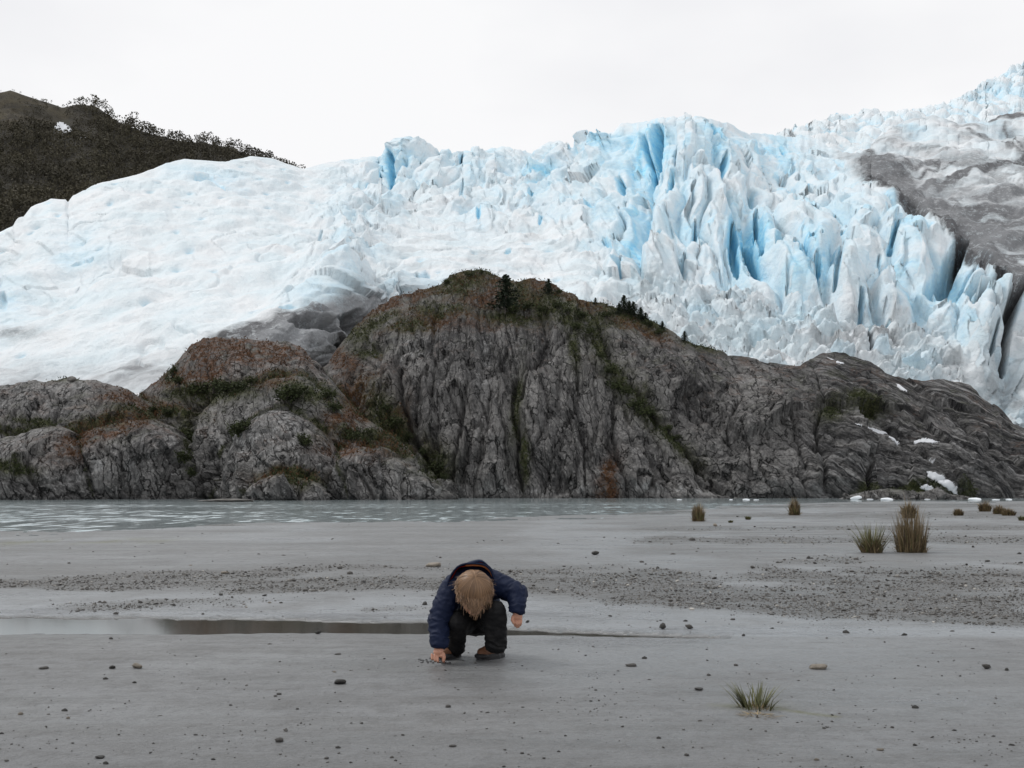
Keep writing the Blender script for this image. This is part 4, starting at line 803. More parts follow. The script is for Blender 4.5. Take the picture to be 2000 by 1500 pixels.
def mud(X, Y, full=False):
    X, Y = np.asarray(X, float), np.asarray(Y, float); Ys = np.maximum(Y, 1.2)
    px, py = pix_of(X, Ys, 0.)
    s = np.log(Ys / np.interp(X / Ys, SH_T, SH_Y))
    n1 = fbm(X / 5.5, Y / 9., X * 0 + .5, 3, 501); n2 = fbm(X / 1.1, Y / 1.1, X * 0, 3, 505); n3 = fbm(X / .22, Y / .22, X * 0, 3, 509)
    z = np.where(s < 0, .016 * (1 - np.exp(1.6 * s)), -.22 * s) + .008 * n1 * np.exp(-(s / .5) ** 2) + .003 * np.clip(-s * 3, 0, 1) * n2 + .0016 * n3
    yf = np.interp(px, [q[0] for q in POOL_F], [q[1] for q in POOL_F]); yn = np.interp(px, [q[0] for q in POOL_N], [q[1] for q in POOL_N])
    wob = 2.4 * perlin(X / .4, Y / .4, X * 0, 520) + 1.6 * perlin(X / .11, Y / .11, X * 0, 521)
    inn = np.minimum(py - yf + wob * 1.3, yn - py + wob)                      # > 0 inside the pool
    pool = sm(-5, 1.2, inn) * (px < 1430)
    z = np.where(Y > 3, z * (1 - pool) + pool * np.where(inn > 0, -.012 - .02 * sm(0, 9, inn), .004), z)
    if not full: return z
    g = bands(px, py); nn = fbm(X / .9, Y / 1.6, X * 0, 4, 531)
    grav = sm(.2, .95, g * (.75 + .45 * sm(-.5, .5, fbm(X / 2.2, Y / 1.6, X * 0, 3, 533))) + .62 * nn * sm(.02, .4, g))
    wet = np.maximum(sm(60, 5, np.abs(py - 1195)) * sm(-.5, .4, nn + .3), sm(30, 3, np.maximum(yf - py, 0)) * (py < yf)); wet = np.maximum(wet, sm(18, 4, np.abs(py - np.interp(px, [900, 1000, 1400, 2000], [1225, 1226, 1236, 1240]))) * sm(940, 1040, px)); wet = np.maximum(wet, .5 * sm(-.1, .6, fbm(X / 3, Y / 5, X * 0, 3, 541))) * (1 - .7 * grav)  # wet strips; their sky sheen is painted in as a paler tone
    alg = np.exp(-((py - (1062 - .02 * px)) / 5) ** 2) * sm(460, 200, px) * sm(-.2, .4, nn) + .8 * np.exp(-((px - 1476) / 60) ** 2 - ((py - 1388) / 7) ** 2) + .9 * np.exp(-((py - np.interp(px, [1500, 1640], [1390, 1409])) / 2.5) ** 2) * sm(1490, 1510, px) * sm(1650, 1630, px) + .7 * np.exp(-((py - np.interp(px, [1390, 1450], [1385, 1385])) / 3) ** 2) * sm(1375, 1400, px) * sm(1460, 1440, px)
    for cx, cy, rx, ry in ((430, 1025, 60, 3.2), (790, 1014, 150, 3.), (1270, 1003, 70, 3.5), (1330, 1000, 50, 3), (1500, 990, 120, 2.), (1750, 985, 200, 1.5), (1200, 1246, 160, 2)):
        pool = np.maximum(pool, .9 * sm(.25, .7, blob(px, py, cx, cy, rx, ry) + .25 * nn * blob(px, py, cx, cy, rx * 1.5, ry * 1.5)))
    return z, grav, np.clip(wet, 0, 1), np.clip(alg, 0, 1), pool
def build_mud():
    inv = np.linspace(1 / 3.1, 1 / 240., 330); Yr = np.r_[np.linspace(-14, 2.9, 16), 1 / inv]
    tx = np.r_[np.linspace(-4, -.56, 26), np.linspace(-.54, .54, 450), np.linspace(.56, 4, 26)]
    X = tx[None] * np.hypot(Yr, 2.2)[:, None]; Y = np.repeat(Yr[:, None], len(tx), 1)
    z, g, w, a, pool = mud(X, Y, True)
    t = NT('mud'); r, gg, b, al = t.attr('mask')
    n1 = t.noise(.7, 5, .55, t.map((1, .6, 1))); n2 = t.noise(9, 6, .65); n3 = t.noise(60, 5, .7, t.map((.7, 1.3, 1)))
    st = t.noise(3.2, 6, .7, t.map((.35, 1.6, 1)))
    c = t.mix(t.ramp(n1, (.3, 0.), (.7, 1.)), (.185, .190, .195), (.245, .250, .255))
    c = t.mix(t.ramp(st, (.46, 0.), (.68, .75)), c, (.125, .125, .122)); c = t.mix(t.ramp(t.noise(.35, 5, .6, t.map((.5, 1.4, 1))), (.40, 0.), (.62, .75)), c, (.135, .136, .136)); c = t.mix(t.ramp(n2, (.50, 0.), (.68, .55)), c, (.105, .104, .102)); c = t.mix(t.ramp(t.noise(2.1, 7, .72), (.52, 0.), (.62, .5)), c, (.12, .121, .121)); c = t.mix(t.ramp(t.noise(26., 5, .7, t.map((.6, 1.5, 1))), (.6, 0.), (.7, .6)), c, (.085, .084, .08))
    c = t.mix(t.ramp(t.noise(1., 6, .7, t.map((.10, .55, 1))), (.46, 0.), (.62, .45)), c, (.12, .118, .112))
    c = t.mix(t.math('MULTIPLY', gg, .8), c, (.31, .328, .345))  # sky reflection on the wet mud painted as lighter base colour
    c = t.mix(t.ramp(n3, (.57, 0.), (.68, .75)), c, (.085, .083, .078)); c = t.mix(t.ramp(n3, (.30, .5), (.42, 0.)), c, (.33, .335, .335)); c = t.mix(t.ramp(t.noise(5., 7, .75, t.map((.5, 1.3, 1))), (.55, 0.), (.66, .55)), c, (.115, .113, .108))
    c = t.mix(t.math('MULTIPLY', r, t.ramp(n2, (.35, .5), (.6, 1.)), True), c, t.mix(n3, (.05, .048, .044), (.105, .10, .092)))
    c = t.mix(t.math('MULTIPLY', b, t.ramp(n2, (.3, .3), (.6, 1.)), True), c, (.125, .125, .060))
    c = t.mix(t.math('MULTIPLY', al, .75), c, (.085, .082, .07))
    ro = t.math('ADD', .50, t.math('MULTIPLY', t.math('SUBTRACT', n2, .5), .25)); ro = t.math('SUBTRACT', ro, t.math('MULTIPLY', gg, .16)); ro = t.math('SUBTRACT', ro, t.ramp(t.noise(.9, 5, .6, t.map((.6, 1.3, 1))), (.45, 0.), (.62, .18))); ro = t.math('SUBTRACT', ro, t.math('MULTIPLY', al, .25))
    bm = t.bump(st, .04); bm = t.bump(n2, .026, 1., bm); bm = t.bump(n3, .007, 1., bm)
    m = t.set(Base_Color=c, Roughness=ro, Normal=bm); t.b.inputs['Specular IOR Level'].default_value = .42
    me = mesh_from('mudflat', np.stack([X, Y, z], -1), grid_faces(*X.shape), m, attrs={'mask': np.stack([g, w, a, pool], -1)})
    tag(new_obj('mudflat', me), 'grey wet mudflat with gravel bands', 'mudflat', kind='structure')
build_mud()
def build_water():
    t = NT('lake_water'); s = t.n('ShaderNodeSeparateXYZ'); t.l(t.tc, s.inputs[0]); y = s.outputs[1]
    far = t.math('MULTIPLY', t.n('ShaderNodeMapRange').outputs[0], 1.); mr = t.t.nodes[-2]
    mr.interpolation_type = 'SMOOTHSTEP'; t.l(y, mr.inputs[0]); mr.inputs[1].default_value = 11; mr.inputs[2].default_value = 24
    mr2 = t.n('ShaderNodeMapRange', interpolation_type='SMOOTHSTEP'); warp = t.noise(.05, 3); t.l(t.math('ADD', y, t.math('MULTIPLY', warp, 24.)), mr2.inputs[0])
    mr2.inputs[1].default_value = 88; mr2.inputs[2].default_value = 116; mr2.inputs[3].default_value = 1; mr2.inputs[4].default_value = .10
    calm = t.math('MULTIPLY', t.ramp(t.noise(.045, 4, .5, t.map((.5, 2.2, 1))), (.36, .35), (.60, 1.)), mr2.outputs[0])
    amp = t.math('MULTIPLY', far, calm)
    nz1 = t.n('ShaderNodeTexNoise'); nz1.inputs['Scale'].default_value = 1.; nz1.inputs['Detail'].default_value = 4; t.l(t.map((2.2, .55, 1)), nz1.inputs['Vector'])
    gust = t.ramp(t.noise(1., 5, .75, t.map((.55, .075, 1))), (.34, .66), (.66, 1.))
    amp = t.math('MULTIPLY', amp, gust)
    v1 = t.n('ShaderNodeVectorMath', operation='SUBTRACT'); t.l(nz1.outputs['Color'], v1.inputs[0]); v1.inputs[1].default_value = (.5, .5, .5)
    v2 = t.n('ShaderNodeVectorMath', operation='SCALE'); t.l(v1.outputs[0], v2.inputs[0]); t.l(t.math('ADD', t.math('MULTIPLY', amp, 1.25), .0012), v2.inputs['Scale'])
    v3 = t.n('ShaderNodeVectorMath', operation='MULTIPLY'); t.l(v2.outputs[0], v3.inputs[0]); v3.inputs[1].default_value = (1, 1, 0)
    v4 = t.n('ShaderNodeVectorMath', operation='ADD'); t.l(v3.outputs[0], v4.inputs[0]); v4.inputs[1].default_value = (0, 0, 1)
    bp = t.n('ShaderNodeVectorMath', operation='NORMALIZE'); t.l(v4.outputs[0], bp.inputs[0])
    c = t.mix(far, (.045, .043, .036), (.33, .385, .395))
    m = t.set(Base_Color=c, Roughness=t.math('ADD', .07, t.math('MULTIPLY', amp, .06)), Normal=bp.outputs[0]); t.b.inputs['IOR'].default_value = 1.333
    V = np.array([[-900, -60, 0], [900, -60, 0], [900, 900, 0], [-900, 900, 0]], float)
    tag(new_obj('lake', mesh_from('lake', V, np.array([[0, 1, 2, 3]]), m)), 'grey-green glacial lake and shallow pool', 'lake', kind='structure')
    g = mesh_from('lake_bed', V * (4, 4, 1) + (0, 0, -1.2), np.array([[0, 1, 2, 3]]), plain('silt', (.2, .2, .2), .9))
    tag(new_obj('lake_bed', g), 'silt ground under the lake', 'ground', kind='structure')
build_water()
def gz(x, y): return float(mud(np.array([x]), np.array([y]))[0])

# ------------------------------------------------------------------ stones on the flat
SM = [[stone_mesh('stone', 100 + i + 20 * k, M_ST[k], 1 if i < 4 else 2, fl, 6) for i, fl in enumerate((.55, .7, .45, .6, .32, .5))] for k in range(3)]
def stone(px, py, w, tone, variant, label, group=None, name='stone', cat='stone', sx=1., rz=None, sink=.22):
    x, y = on_ground(px, py, .01); z = gz(x, y); size = w / F * y
    o = new_obj(name, SM[tone][variant]); o.location = (x, y, z - sink * size); o.scale = (size * sx, size, size * 1.05); o.rotation_euler = (0, 0, random.uniform(-.5, .5) + (3.14 if random.random() < .5 else 0) if rz is None else rz)
    return tag(o, label, cat, group)
random.seed(4)
BIG = [(847, 1107, 40, 2, 4, 'flat pale brown layered rock just behind the child'), (1600, 1308, 44, 2, 4, 'wide flat pale rock on the mud above the near green grass tuft'), (268, 1307, 25, 2, 5, 'pale brown stone on the near mud at the left'), (664, 1338, 26, 0, 5, 'dark blocky stone on the bare mud left below the child'),
       (84, 1308, 22, 1, 4, 'flat grey stone nearest the left edge below the pool'), (220, 1308, 17, 0, 2, 'flat dark stone just left of the pale brown one'), (1231, 1304, 26, 1, 4, 'flat grey stone on the mud right of the child'), (1366, 1350, 21, 0, 4, 'flat dark stone left of the near green grass tuft'),
       (1926, 1308, 22, 1, 0, 'rounded brown-grey stone near the right edge of the near mud'), (1295, 1231, 19, 0, 1, 'left one of two dark stones in the shallows right of the child'), (1346, 1230, 21, 1, 0, 'right one of two dark stones in the shallows right of the child'), (439, 1121, 22, 2, 4, 'pale flat stone on the far gravel band at the left'),
       (547, 1451, 24, 1, 2, 'mossy flat stone at the lower middle left of the mud'), (196, 1483, 22, 0, 4, 'long flat dark stone by the lower left picture edge'), (1163, 1084, 20, 0, 2, 'solitary dark stone on the smooth mud beyond the gravel'), (1720, 1469, 18, 2, 4, 'pale flat pebble low on the right of the mud'),
       (1030, 1218, 11, 0, 0, 'round dark pebble below the hanging hand of the child'), (1397, 1028, 10, 2, 1, 'round pale stone on the far flat near the upright brown tuft'), (621, 1240, 15, 0, 0, 'dark stone at the near edge of the pool left of the child'), (885, 1461, 17, 1, 4, 'flat grey stone below the child near the picture bottom')]
for b in BIG: stone(*b, sink=.06, name='rock' if b[2] > 30 else 'stone', cat='rock' if b[2] > 30 else 'stone')
PEB = {'small dark stone on the near mud left of the child': [(127, 1391, 13), (133, 1406, 9), (310, 1400, 15), (545, 1359, 11), (538, 1363, 8), (382, 1439, 11), (661, 1464, 13), (417, 1486, 13), (653, 1315, 9), (660, 1280, 13), (527, 1260, 11), (367, 1321, 8), (207, 1495, 13), (3, 1436, 13), (771, 1440, 10), (787, 1439, 8), (660, 1394, 10), (450, 1381, 10), (262, 1337, 12), (207, 1329, 13), (217, 1250, 10), (40, 1398, 12), (760, 1346, 6), (720, 1310, 7), (300, 1455, 6), (90, 1422, 7)],
       'small dark stone on the near mud right of the child': [(875, 1384, 15), (951, 1395, 13), (895, 1350, 7), (1259, 1289, 12), (1296, 1286, 9), (1437, 1302, 11), (1967, 1312, 11), (1788, 1386, 15), (1708, 1389, 13), (1610, 1426, 10), (1854, 1356, 10), (1524, 1476, 12), (1594, 1489, 14), (1341, 1480, 13), (1940, 1441, 10), (1976, 1458, 13), (1864, 1430, 11), (1679, 1424, 10), (1743, 1424, 10), (1287, 1446, 10), (1384, 1322, 11), (1020, 1476, 9), (1105, 1440, 8), (1160, 1330, 7), (1059, 1313, 8), (997, 1296, 8), (1490, 1290, 7), (1600, 1270, 6), (1900, 1270, 8), (1560, 1332, 7), (1367, 1412, 9), (1268, 1331, 7)],
       'small stone in the wet strip just beyond the pool': [(226, 1200, 12), (151, 1196, 10), (340, 1184, 9), (526, 1179, 9), (549, 1179, 8), (306, 1207, 8), (117, 1199, 9), (396, 1201, 8), (430, 1203, 12), (60, 1190, 7), (240, 1172, 7), (690, 1172, 7), (830, 1183, 14), (1338, 1215, 11), (1653, 1238, 15), (1765, 1243, 15), (1431, 1212, 13), (1210, 1202, 10), (1452, 1244, 9), (1290, 1214, 8), (1508, 1229, 10), (1580, 1228, 9), (1700, 1232, 9), (1860, 1235, 10), (1940, 1238, 9)],
       'small stone on the smooth mud between gravel and lake': [(318, 1061, 13), (553, 1085, 11), (505, 1083, 9), (531, 1032, 7), (684, 1122, 17), (372, 1105, 7), (760, 1072, 7), (860, 1090, 8), (1254, 1099, 13), (1579, 1092, 11), (1352, 1056, 15), (1313, 1083, 16), (1990, 1083, 12), (1672, 1094, 11), (1360, 1078, 9), (1450, 1075, 7), (1090, 1062, 8), (1180, 1050, 7), (1900, 1070, 8), (1240, 1022, 7), (980, 1056, 6), (650, 1052, 6), (1520, 1100, 10)]}
MARKS = [(x_, y_, 'the ' + l_.split(' on ')[0].split(' just ')[0].split(' in the ')[0].split(' near ')[0].split(' low ')[0].split(' at ')[0].split(' below ')[0].split(' by ')[0].split(' nearest ')[0].split(' left of ')[0]) for x_, y_, _, _, _, l_ in BIG if 'one of' not in l_ and 'pebble' not in l_]
MARKS += [(920, 1290, 'the child'), (1476, 1386, 'the near green grass tuft'), (1702, 1080, 'the bushy green-brown tuft'), (1364, 1018, 'the leftmost upright tuft'), (1320, 1230, 'the two dark shallows stones'), (0, 1460, 'the lower left picture corner'), (2000, 1480, 'the lower right picture corner'), (0, 1200, 'the left end of the pool'), (2000, 1235, 'the right picture edge')]
seen_ = {}
for lab, lst in PEB.items():
    for px, py, w in lst:
        x_, y_, nm = min(MARKS, key=lambda m: math.hypot(m[0] - px, (m[1] - py) * 1.6)); dx, dy = px - x_, py - y_
        side = ('right of ' if dx > 0 else 'left of ') if abs(dx) > 1.2 * abs(dy) else ('below ' if dy > 0 else 'above ')
        seen_.setdefault((side + nm), []).append((math.hypot(dx, dy), px, py, w, lab))
for key, lst in seen_.items():
    for i, (dd, px, py, w, lab) in enumerate(sorted(lst)):
        tone = random.choice((0, 0, 0, 0, 1, 1, 1, 2))
        stone(px, py, w * 1.05, tone, random.randrange(6), ('small %s stone ' % ('dark', 'grey', 'pale')[tone]) + (key if len(lst) == 1 else nth(i) + ' out ' + key), lab.replace('small dark stone', 'stones').replace('small stone', 'stones'))
def scatter_gravel():
    rng = np.random.RandomState(12)
    bm = bmesh.new(); bmesh.ops.create_icosphere(bm, subdivisions=1, radius=.5); ico = np.array([v.co[:] for v in bm.verts]); fc = np.array([[v.index for v in f.verts] for f in bm.faces]); bm.free()
    var = []
    for i in range(24):
        v = ico.copy()
        for _ in range(4):
            n = rng.normal(size=3); n /= np.linalg.norm(n); h = rng.uniform(.2, .4); dd = v @ n; v = v - np.where(dd > h, dd - h, 0)[:, None] * n
        var.append(v * (1, rng.uniform(.5, .9), rng.uniform(.28, .6)))
    var = np.array(var)
    def make(name, X, Y, size, label, tones):
        n = len(X); z = mud(X, Y); a = rng.uniform(0, 6.283, n); k = rng.randint(0, 24, n); v = var[k] * size[:, None, None]
        tx_, ty_ = rng.normal(size=(2, n)) * .18
        c, s = np.cos(a)[:, None], np.sin(a)[:, None]
        vz = v[..., 2] + v[..., 0] * tx_[:, None] + v[..., 1] * ty_[:, None]
        V = np.stack([v[..., 0] * c - v[..., 1] * s + X[:, None], v[..., 0] * s + v[..., 1] * c + Y[:, None], vz + z[:, None] + size[:, None] * .10], -1)
        Fa = (np.arange(n)[:, None, None] * len(ico) + fc[None]).reshape(-1, 3)
        tone = np.repeat(tones[:, None], len(ico), 1)
        t = NT(name); r, g, b, al = t.attr('mask'); nn = t.noise(60, 4)
        cc = t.mix(t.ramp(r, (0., 0.), (1., 1.)), (.028, .027, .025), (.165, .155, .14)); cc = t.mix(t.ramp(r, (.93, 0.), (.97, 1.)), cc, (.46, .44, .40)); cc = t.mix(t.ramp(nn, (.5, 0.), (.7, .5)), cc, (.05, .05, .048))
        m = t.set(Base_Color=cc, Roughness=.6)
        me = mesh_from(name, V, Fa, m, smooth=False, attrs={'mask': np.stack([tone] * 3, -1)})
        tag(new_obj(name, me), label, 'gravel', kind='stuff')
    # bands
    n = 330000; py = 982 + 250 * rng.rand(n) ** .8; px = rng.uniform(-80, 2080, n)
    tx, tz = ray(px, py); Y = -CAM_H / tz; X = tx * Y
    z, g, w, a, pool = mud(X, Y, True)
    dens = np.clip(g * 1.0 + .012, 0, 1) * (pool < .3) * (z > .001) * np.clip((py - 970) / 130, .08, 1)
    keep = rng.rand(n) < dens * .37 * sm(-.9, .5, fbm(X / .5, Y / .5, X * 0, 3, 611)); X, Y = X[keep], Y[keep]; m = len(X)
    size = np.clip(.0115 * np.exp(.55 * rng.normal(size=m)), .005, .06) * np.clip(Y / 10, .85, 1.9)
    make('gravel', X, Y, size, 'dark gravel and pebbles in bands across the flat', rng.rand(m) ** 1.1)
    # specks and crumbs on the near mud
    n = 7000; py = 1060 + 480 * rng.rand(n); px = rng.uniform(-100, 2100, n); tx, tz = ray(px, py); Y = -CAM_H / tz; X = tx * Y
    z, g, w, a, pool = mud(X, Y, True); cl = fbm(X / .6, Y / .6, X * 0, 3, 600); keep = (pool < .3) & (rng.rand(n) < sm(-.2, .9, cl) + .12); X, Y = X[keep], Y[keep]
    make('mud_crumbs', X, Y, np.clip(.0062 * np.exp(.5 * rng.normal(size=len(X))), .003, .022), 'tiny stones and crumbs strewn over the mud', rng.rand(len(X)) * .45)
scatter_gravel()

# ------------------------------------------------------------------ grass tufts
def straw(name, lo, hi):
    t = NT(name); g = t.n('ShaderNodeNewGeometry').outputs['Random Per Island']
    return t.set(Base_Color=t.mix(g, lo, hi), Roughness=.7)
M_GRASS = straw('green_blades', (.040, .046, .016), (.15, .15, .055)); M_STRAW = straw('dry_blades', (.10, .075, .038), (.38, .29, .16)); M_BROWN = straw('brown_blades', (.05, .037, .022), (.24, .175, .09))
def blades(name, rng, n, rad, h, spread, mat, parent, width, droop=.35, low=0.35, clump=None):
    V, Fc = [], []
    for i in range(n):
        a = rng.uniform(0, 6.283); rr = rad * math.sqrt(rng.rand())
        if clump is not None and rng.rand() < .75: ca, cr_ = clump[rng.randint(len(clump))]; a = ca + rng.normal() * .18; rr = cr_ * rad
        b = np.array([rr * math.cos(a), rr * math.sin(a), -.01]); L = h * rng.uniform(low, 1.) * (1 - (.5 if mat is not M_GRASS else .15) * (rr / rad) ** 2); out = spread * (.3 + .9 * rr / rad) * rng.uniform(.5, 1.2); az = a + rng.normal() * (.35 if mat is M_GRASS else .9)
        d = np.array([math.cos(az), math.sin(az), 0]); s = np.array([-math.sin(az), math.cos(az), 0]) ; s = s * math.cos(rng.rand() * 3) + np.array([0.2, 1, 0]) * .2; s /= np.linalg.norm(s)
        w = width * rng.uniform(.6, 1.3); o = len(V); m = 4
        for k in range(m + 1):
            t = k / m; p = b + d * (L * out * (t + droop * t * t)) + np.array([0, 0, L * (t - droop * .45 * t ** 3 * min(1, out * 2))]); ww = w * (1 - t) ** .7
            V += [p - s * ww, p + s * ww]
        for k in range(m): Fc.append([o + 2 * k, o + 2 * k + 1, o + 2 * k + 3, o + 2 * k + 2])
    return new_obj(name, mesh_from(name, np.array(V), np.array(Fc), mat), parent)
def tuft(px, py, w, h, kind, label, seed, group=None):
    rng = np.random.RandomState(seed); x, y = on_ground(px, py, .01); root = empty('grass_tuft', (x, y, gz(x, y)))
    W, Hh = w / F * y * 1.1, h / F * y * (1.1 if kind == 'green' else 1.45); wd = max(.0016, .00042 * y)
    if kind == 'green':
        cl = [(rng.uniform(0, 6.283), rng.uniform(.2, .8)) for _ in range(9)]
        blades('green_blades', rng, 190, W * .30, Hh * 1.1, .75, M_GRASS, root, wd * 1.5, .3, .3, cl); blades('dry_blades', rng, 110, W * .27, Hh * .5, .5, M_STRAW, root, wd * .8, .9); blades('brown_blades', rng, 160, W * .33, Hh * .34, .9, M_BROWN, root, wd, .6)
    elif kind == 'mixed':
        blades('green_blades', rng, 170, W * .26, Hh, .5, M_GRASS, root, wd, .3); blades('dry_blades', rng, 60, W * .3, Hh * .9, .55, M_STRAW, root, wd * .9, .9); blades('brown_blades', rng, 220, W * .28, Hh * .75, .5, M_BROWN, root, wd)
    else:
        k = .17 if kind == 'tall' else .4
        blades('brown_blades', rng, 460, W * .40, Hh * .95, k, M_BROWN, root, wd, .2, .3); blades('dry_blades', rng, 150, W * .30, Hh * 1.08, k * 1.3, M_STRAW, root, wd * .85, .8, .5); blades('dry_skirt', rng, 110, W * .42, Hh * .45, .75, M_STRAW, root, wd * .85, 1.1, .3); blades('green_blades', rng, 60, W * .36, Hh * .6, .5, M_GRASS, root, wd)
    return tag(root, label, 'grass tuft', group)
tuft(1476, 1386, 100, 52, 'green', 'green spiky grass tuft on the near mud at the lower right', 1)
tuft(1702, 1080, 60, 54, 'mixed', 'bushy green-brown tuft left of the tall straw tuft', 2)
tuft(1779, 1079, 62, 86, 'tall', 'tall straw-brown tuft, the biggest on the flat', 3)
tuft(1775, 1012, 24, 30, 'dry', 'dry tuft showing just above the tall straw tuft', 4)
tuft(1364, 1018, 24, 32, 'tall', 'upright brown tuft by the end of the lake, leftmost on the flat', 5)
tuft(1552, 1006, 21, 28, 'tall', 'brown tuft standing alone midway along the far flat', 6)
tuft(1872, 1007, 18, 13, 'dry', 'small dry tuft right of the tall straw tuft', 7)
tuft(1924, 999, 22, 19, 'dry', 'rounded brown tuft near the right edge by the water', 8)
tuft(1951, 1004, 20, 16, 'dry', 'left of the paired low tufts at the right edge', 9)
tuft(1970, 1007, 26, 14, 'dry', 'right of the paired low tufts at the right edge', 10)
tuft(1461, 1015, 12, 7, 'mixed', 'tiny green tuft between the two upright brown tufts', 11)
tuft(1427, 1021, 10, 5, 'mixed', 'tiniest green tuft right of the leftmost brown tuft', 12)
tuft(1996, 1017, 16, 9, 'mixed', 'low green tuft cut by the right picture edge', 13)
x, y = on_ground(1480, 1402, .01); r_ = np.random.RandomState(14)
deb = empty('leaf_litter', (x, y, gz(x, y))); blades('dead_leaves', r_, 80, .045, .035, 1.6, M_STRAW, deb, .0035, .9); blades('rotten_leaves', r_, 70, .05, .03, 1.8, M_BROWN, deb, .004, .9)
tag(deb, 'heap of dead leaves just below the near green grass tuft', 'leaf litter')

# ------------------------------------------------------------------ ice floes, islet
M_FLOE = plain('floe_ice', (.78, .82, .85), .45, .06, 3., .4, .02)
FL = [stone_mesh('ice_floe', 500 + i, M_FLOE, 2, f, 4, .12) for i, f in enumerate((.42, .55, .25, .3))]
for px, py, w, v, lab in ((227, 975, 17, 0, 'left one of the two touching ice floes before the left knoll'), (247, 975, 14, 1, 'pointed right one of the two touching ice floes'), (288, 975, 23, 2, 'single flat ice floe right of the touching pair'), (1328, 976.5, 13, 2, 'leftmost small floe under the dome right of the middle'), (1428, 976.5, 9, 3, 'tiny floe left of the side by side pair'),
                          (1458, 977, 17, 3, 'left of the side by side floes under the dome'), (1478, 977, 13, 2, 'right of the side by side floes under the dome'), (1672, 976.5, 24, 0, 'thick white floe in front of the low rock ledge'), (1700, 976, 15, 2, 'thin floe sliver right of the thick white floe'), (1733, 977, 28, 3, 'long flat floe near the middle of the rock ledge'), (1812, 976, 14, 2, 'thin floe above and right of the tall straw tuft'), (1905, 977, 28, 3, 'long flat floe left of the right picture edge'), (1946, 977, 18, 2, 'thin floe second from the right picture edge'), (1971, 976.5, 14, 3, 'rightmost small floe on the lake')):
    x, y = on_ground(px, py, 0.); s_ = w / F * y; o = new_obj('ice_floe', FL[v]); o.location = (x, y, -.05 * s_); o.scale = (s_, s_ * .8, s_ * (1.1 if v < 2 else .8)); o.rotation_euler = (0, 0, random.uniform(-.3, .3)); tag(o, lab, 'ice floe')
x, y = on_ground(452, 980, 0.); o = new_obj('rock_islet', stone_mesh('rock_islet', 531, M_ST[1], 3, .10, 3, .5)); o.location = (x, y, -.06); o.scale = (112 / F * y, 60 / F * y, 62 / F * y); tag(o, 'low pale brown rock islet in the lake at the left', 'islet')

# ------------------------------------------------------------------ the crouching child
CY = 5.76                                   # distance of the planted boot
def C(px, py, dy): return np.array(at(px, py, CY + dy))
def ball(bm, c, r, seg=10):
    mat = Matrix.Translation(Vector(c)) @ Matrix.Diagonal((*(r if hasattr(r, '__len__') else (r, r, r)), 1))
    bmesh.ops.create_uvsphere(bm, u_segments=seg, v_segments=max(6, seg * 2 // 3), radius=1., matrix=mat)
def limb_hull(bm, a, b, ra, rb, seg=10):
    """tapered capsule between two joints (radius may be a triple)"""
    t = bmesh.new(); ball(t, a, ra, seg); ball(t, b, rb, seg)
    r = bmesh.ops.convex_hull(t, input=t.verts)
    bmesh.ops.delete(t, geom=list({g for g in r['geom_interior'] + r['geom_unused'] if isinstance(g, bmesh.types.BMVert)}), context='VERTS')
    me = bpy.data.meshes.new('tmp'); t.to_mesh(me); t.free(); bm.from_mesh(me); bpy.data.meshes.remove(me)
def chain(bm, pts, seg=10):
    for (a, ra), (b, rb) in zip(pts, pts[1:]): limb_hull(bm, a, b, ra, rb, seg)
def fuse(name, bm, voxel, smooth, mat, parent, origin, wr=None, dec=1):
    """one continuous surface out of overlapping forms"""
    me = bpy.data.meshes.new(name); bm.to_mesh(me); bm.free()
    o = bpy.data.objects.new(name, me); COL.objects.link(o)
    m = o.modifiers.new('r', 'REMESH'); m.mode = 'VOXEL'; m.voxel_size = voxel
    if smooth: q = o.modifiers.new('s', 'SMOOTH'); q.iterations = smooth; q.factor = .5
    if dec < 1: q = o.modifiers.new('d', 'DECIMATE'); q.ratio = dec
    bpy.context.view_layer.update()
    ev = o.evaluated_get(bpy.context.evaluated_depsgraph_get()); out = bpy.data.meshes.new_from_object(ev)
    bpy.data.objects.remove(o); bpy.data.meshes.remove(me); out.name = name
    n = len(out.vertices); V = np.empty(n * 3, np.float32); out.vertices.foreach_get('co', V); V = V.reshape(-1, 3)
    if wr is not None:
        Nn = np.empty(n * 3, np.float32); out.vertices.foreach_get('normal', Nn); V = V + Nn.reshape(-1, 3) * wr(V)[:, None]
    V = V - np.asarray(origin); out.vertices.foreach_set('co', V.astype(np.float32).ravel())
    out.polygons.foreach_set('use_smooth', np.ones(len(out.polygons), bool)); out.materials.clear(); out.materials.append(mat); out.update()
    return new_obj(name, out, parent)
def fabric(name, col, rough, scale=260., dirt=None):
    t = NT(name); n = t.noise(9., 4); wv = t.noise(scale, 2)
    c = t.mix(n, tuple(x * .75 for x in col), tuple(x * 1.25 for x in col))
    if dirt: c = t.mix(t.math('MULTIPLY', t.ramp(t.noise(14., 6, .7), (.5, 0.), (.7, 1.)), .35), c, dirt)
    m = t.set(Base_Color=c, Roughness=rough, Normal=t.bump(wv, .0006)); t.b.inputs['Specular IOR Level'].default_value = .2
    return m
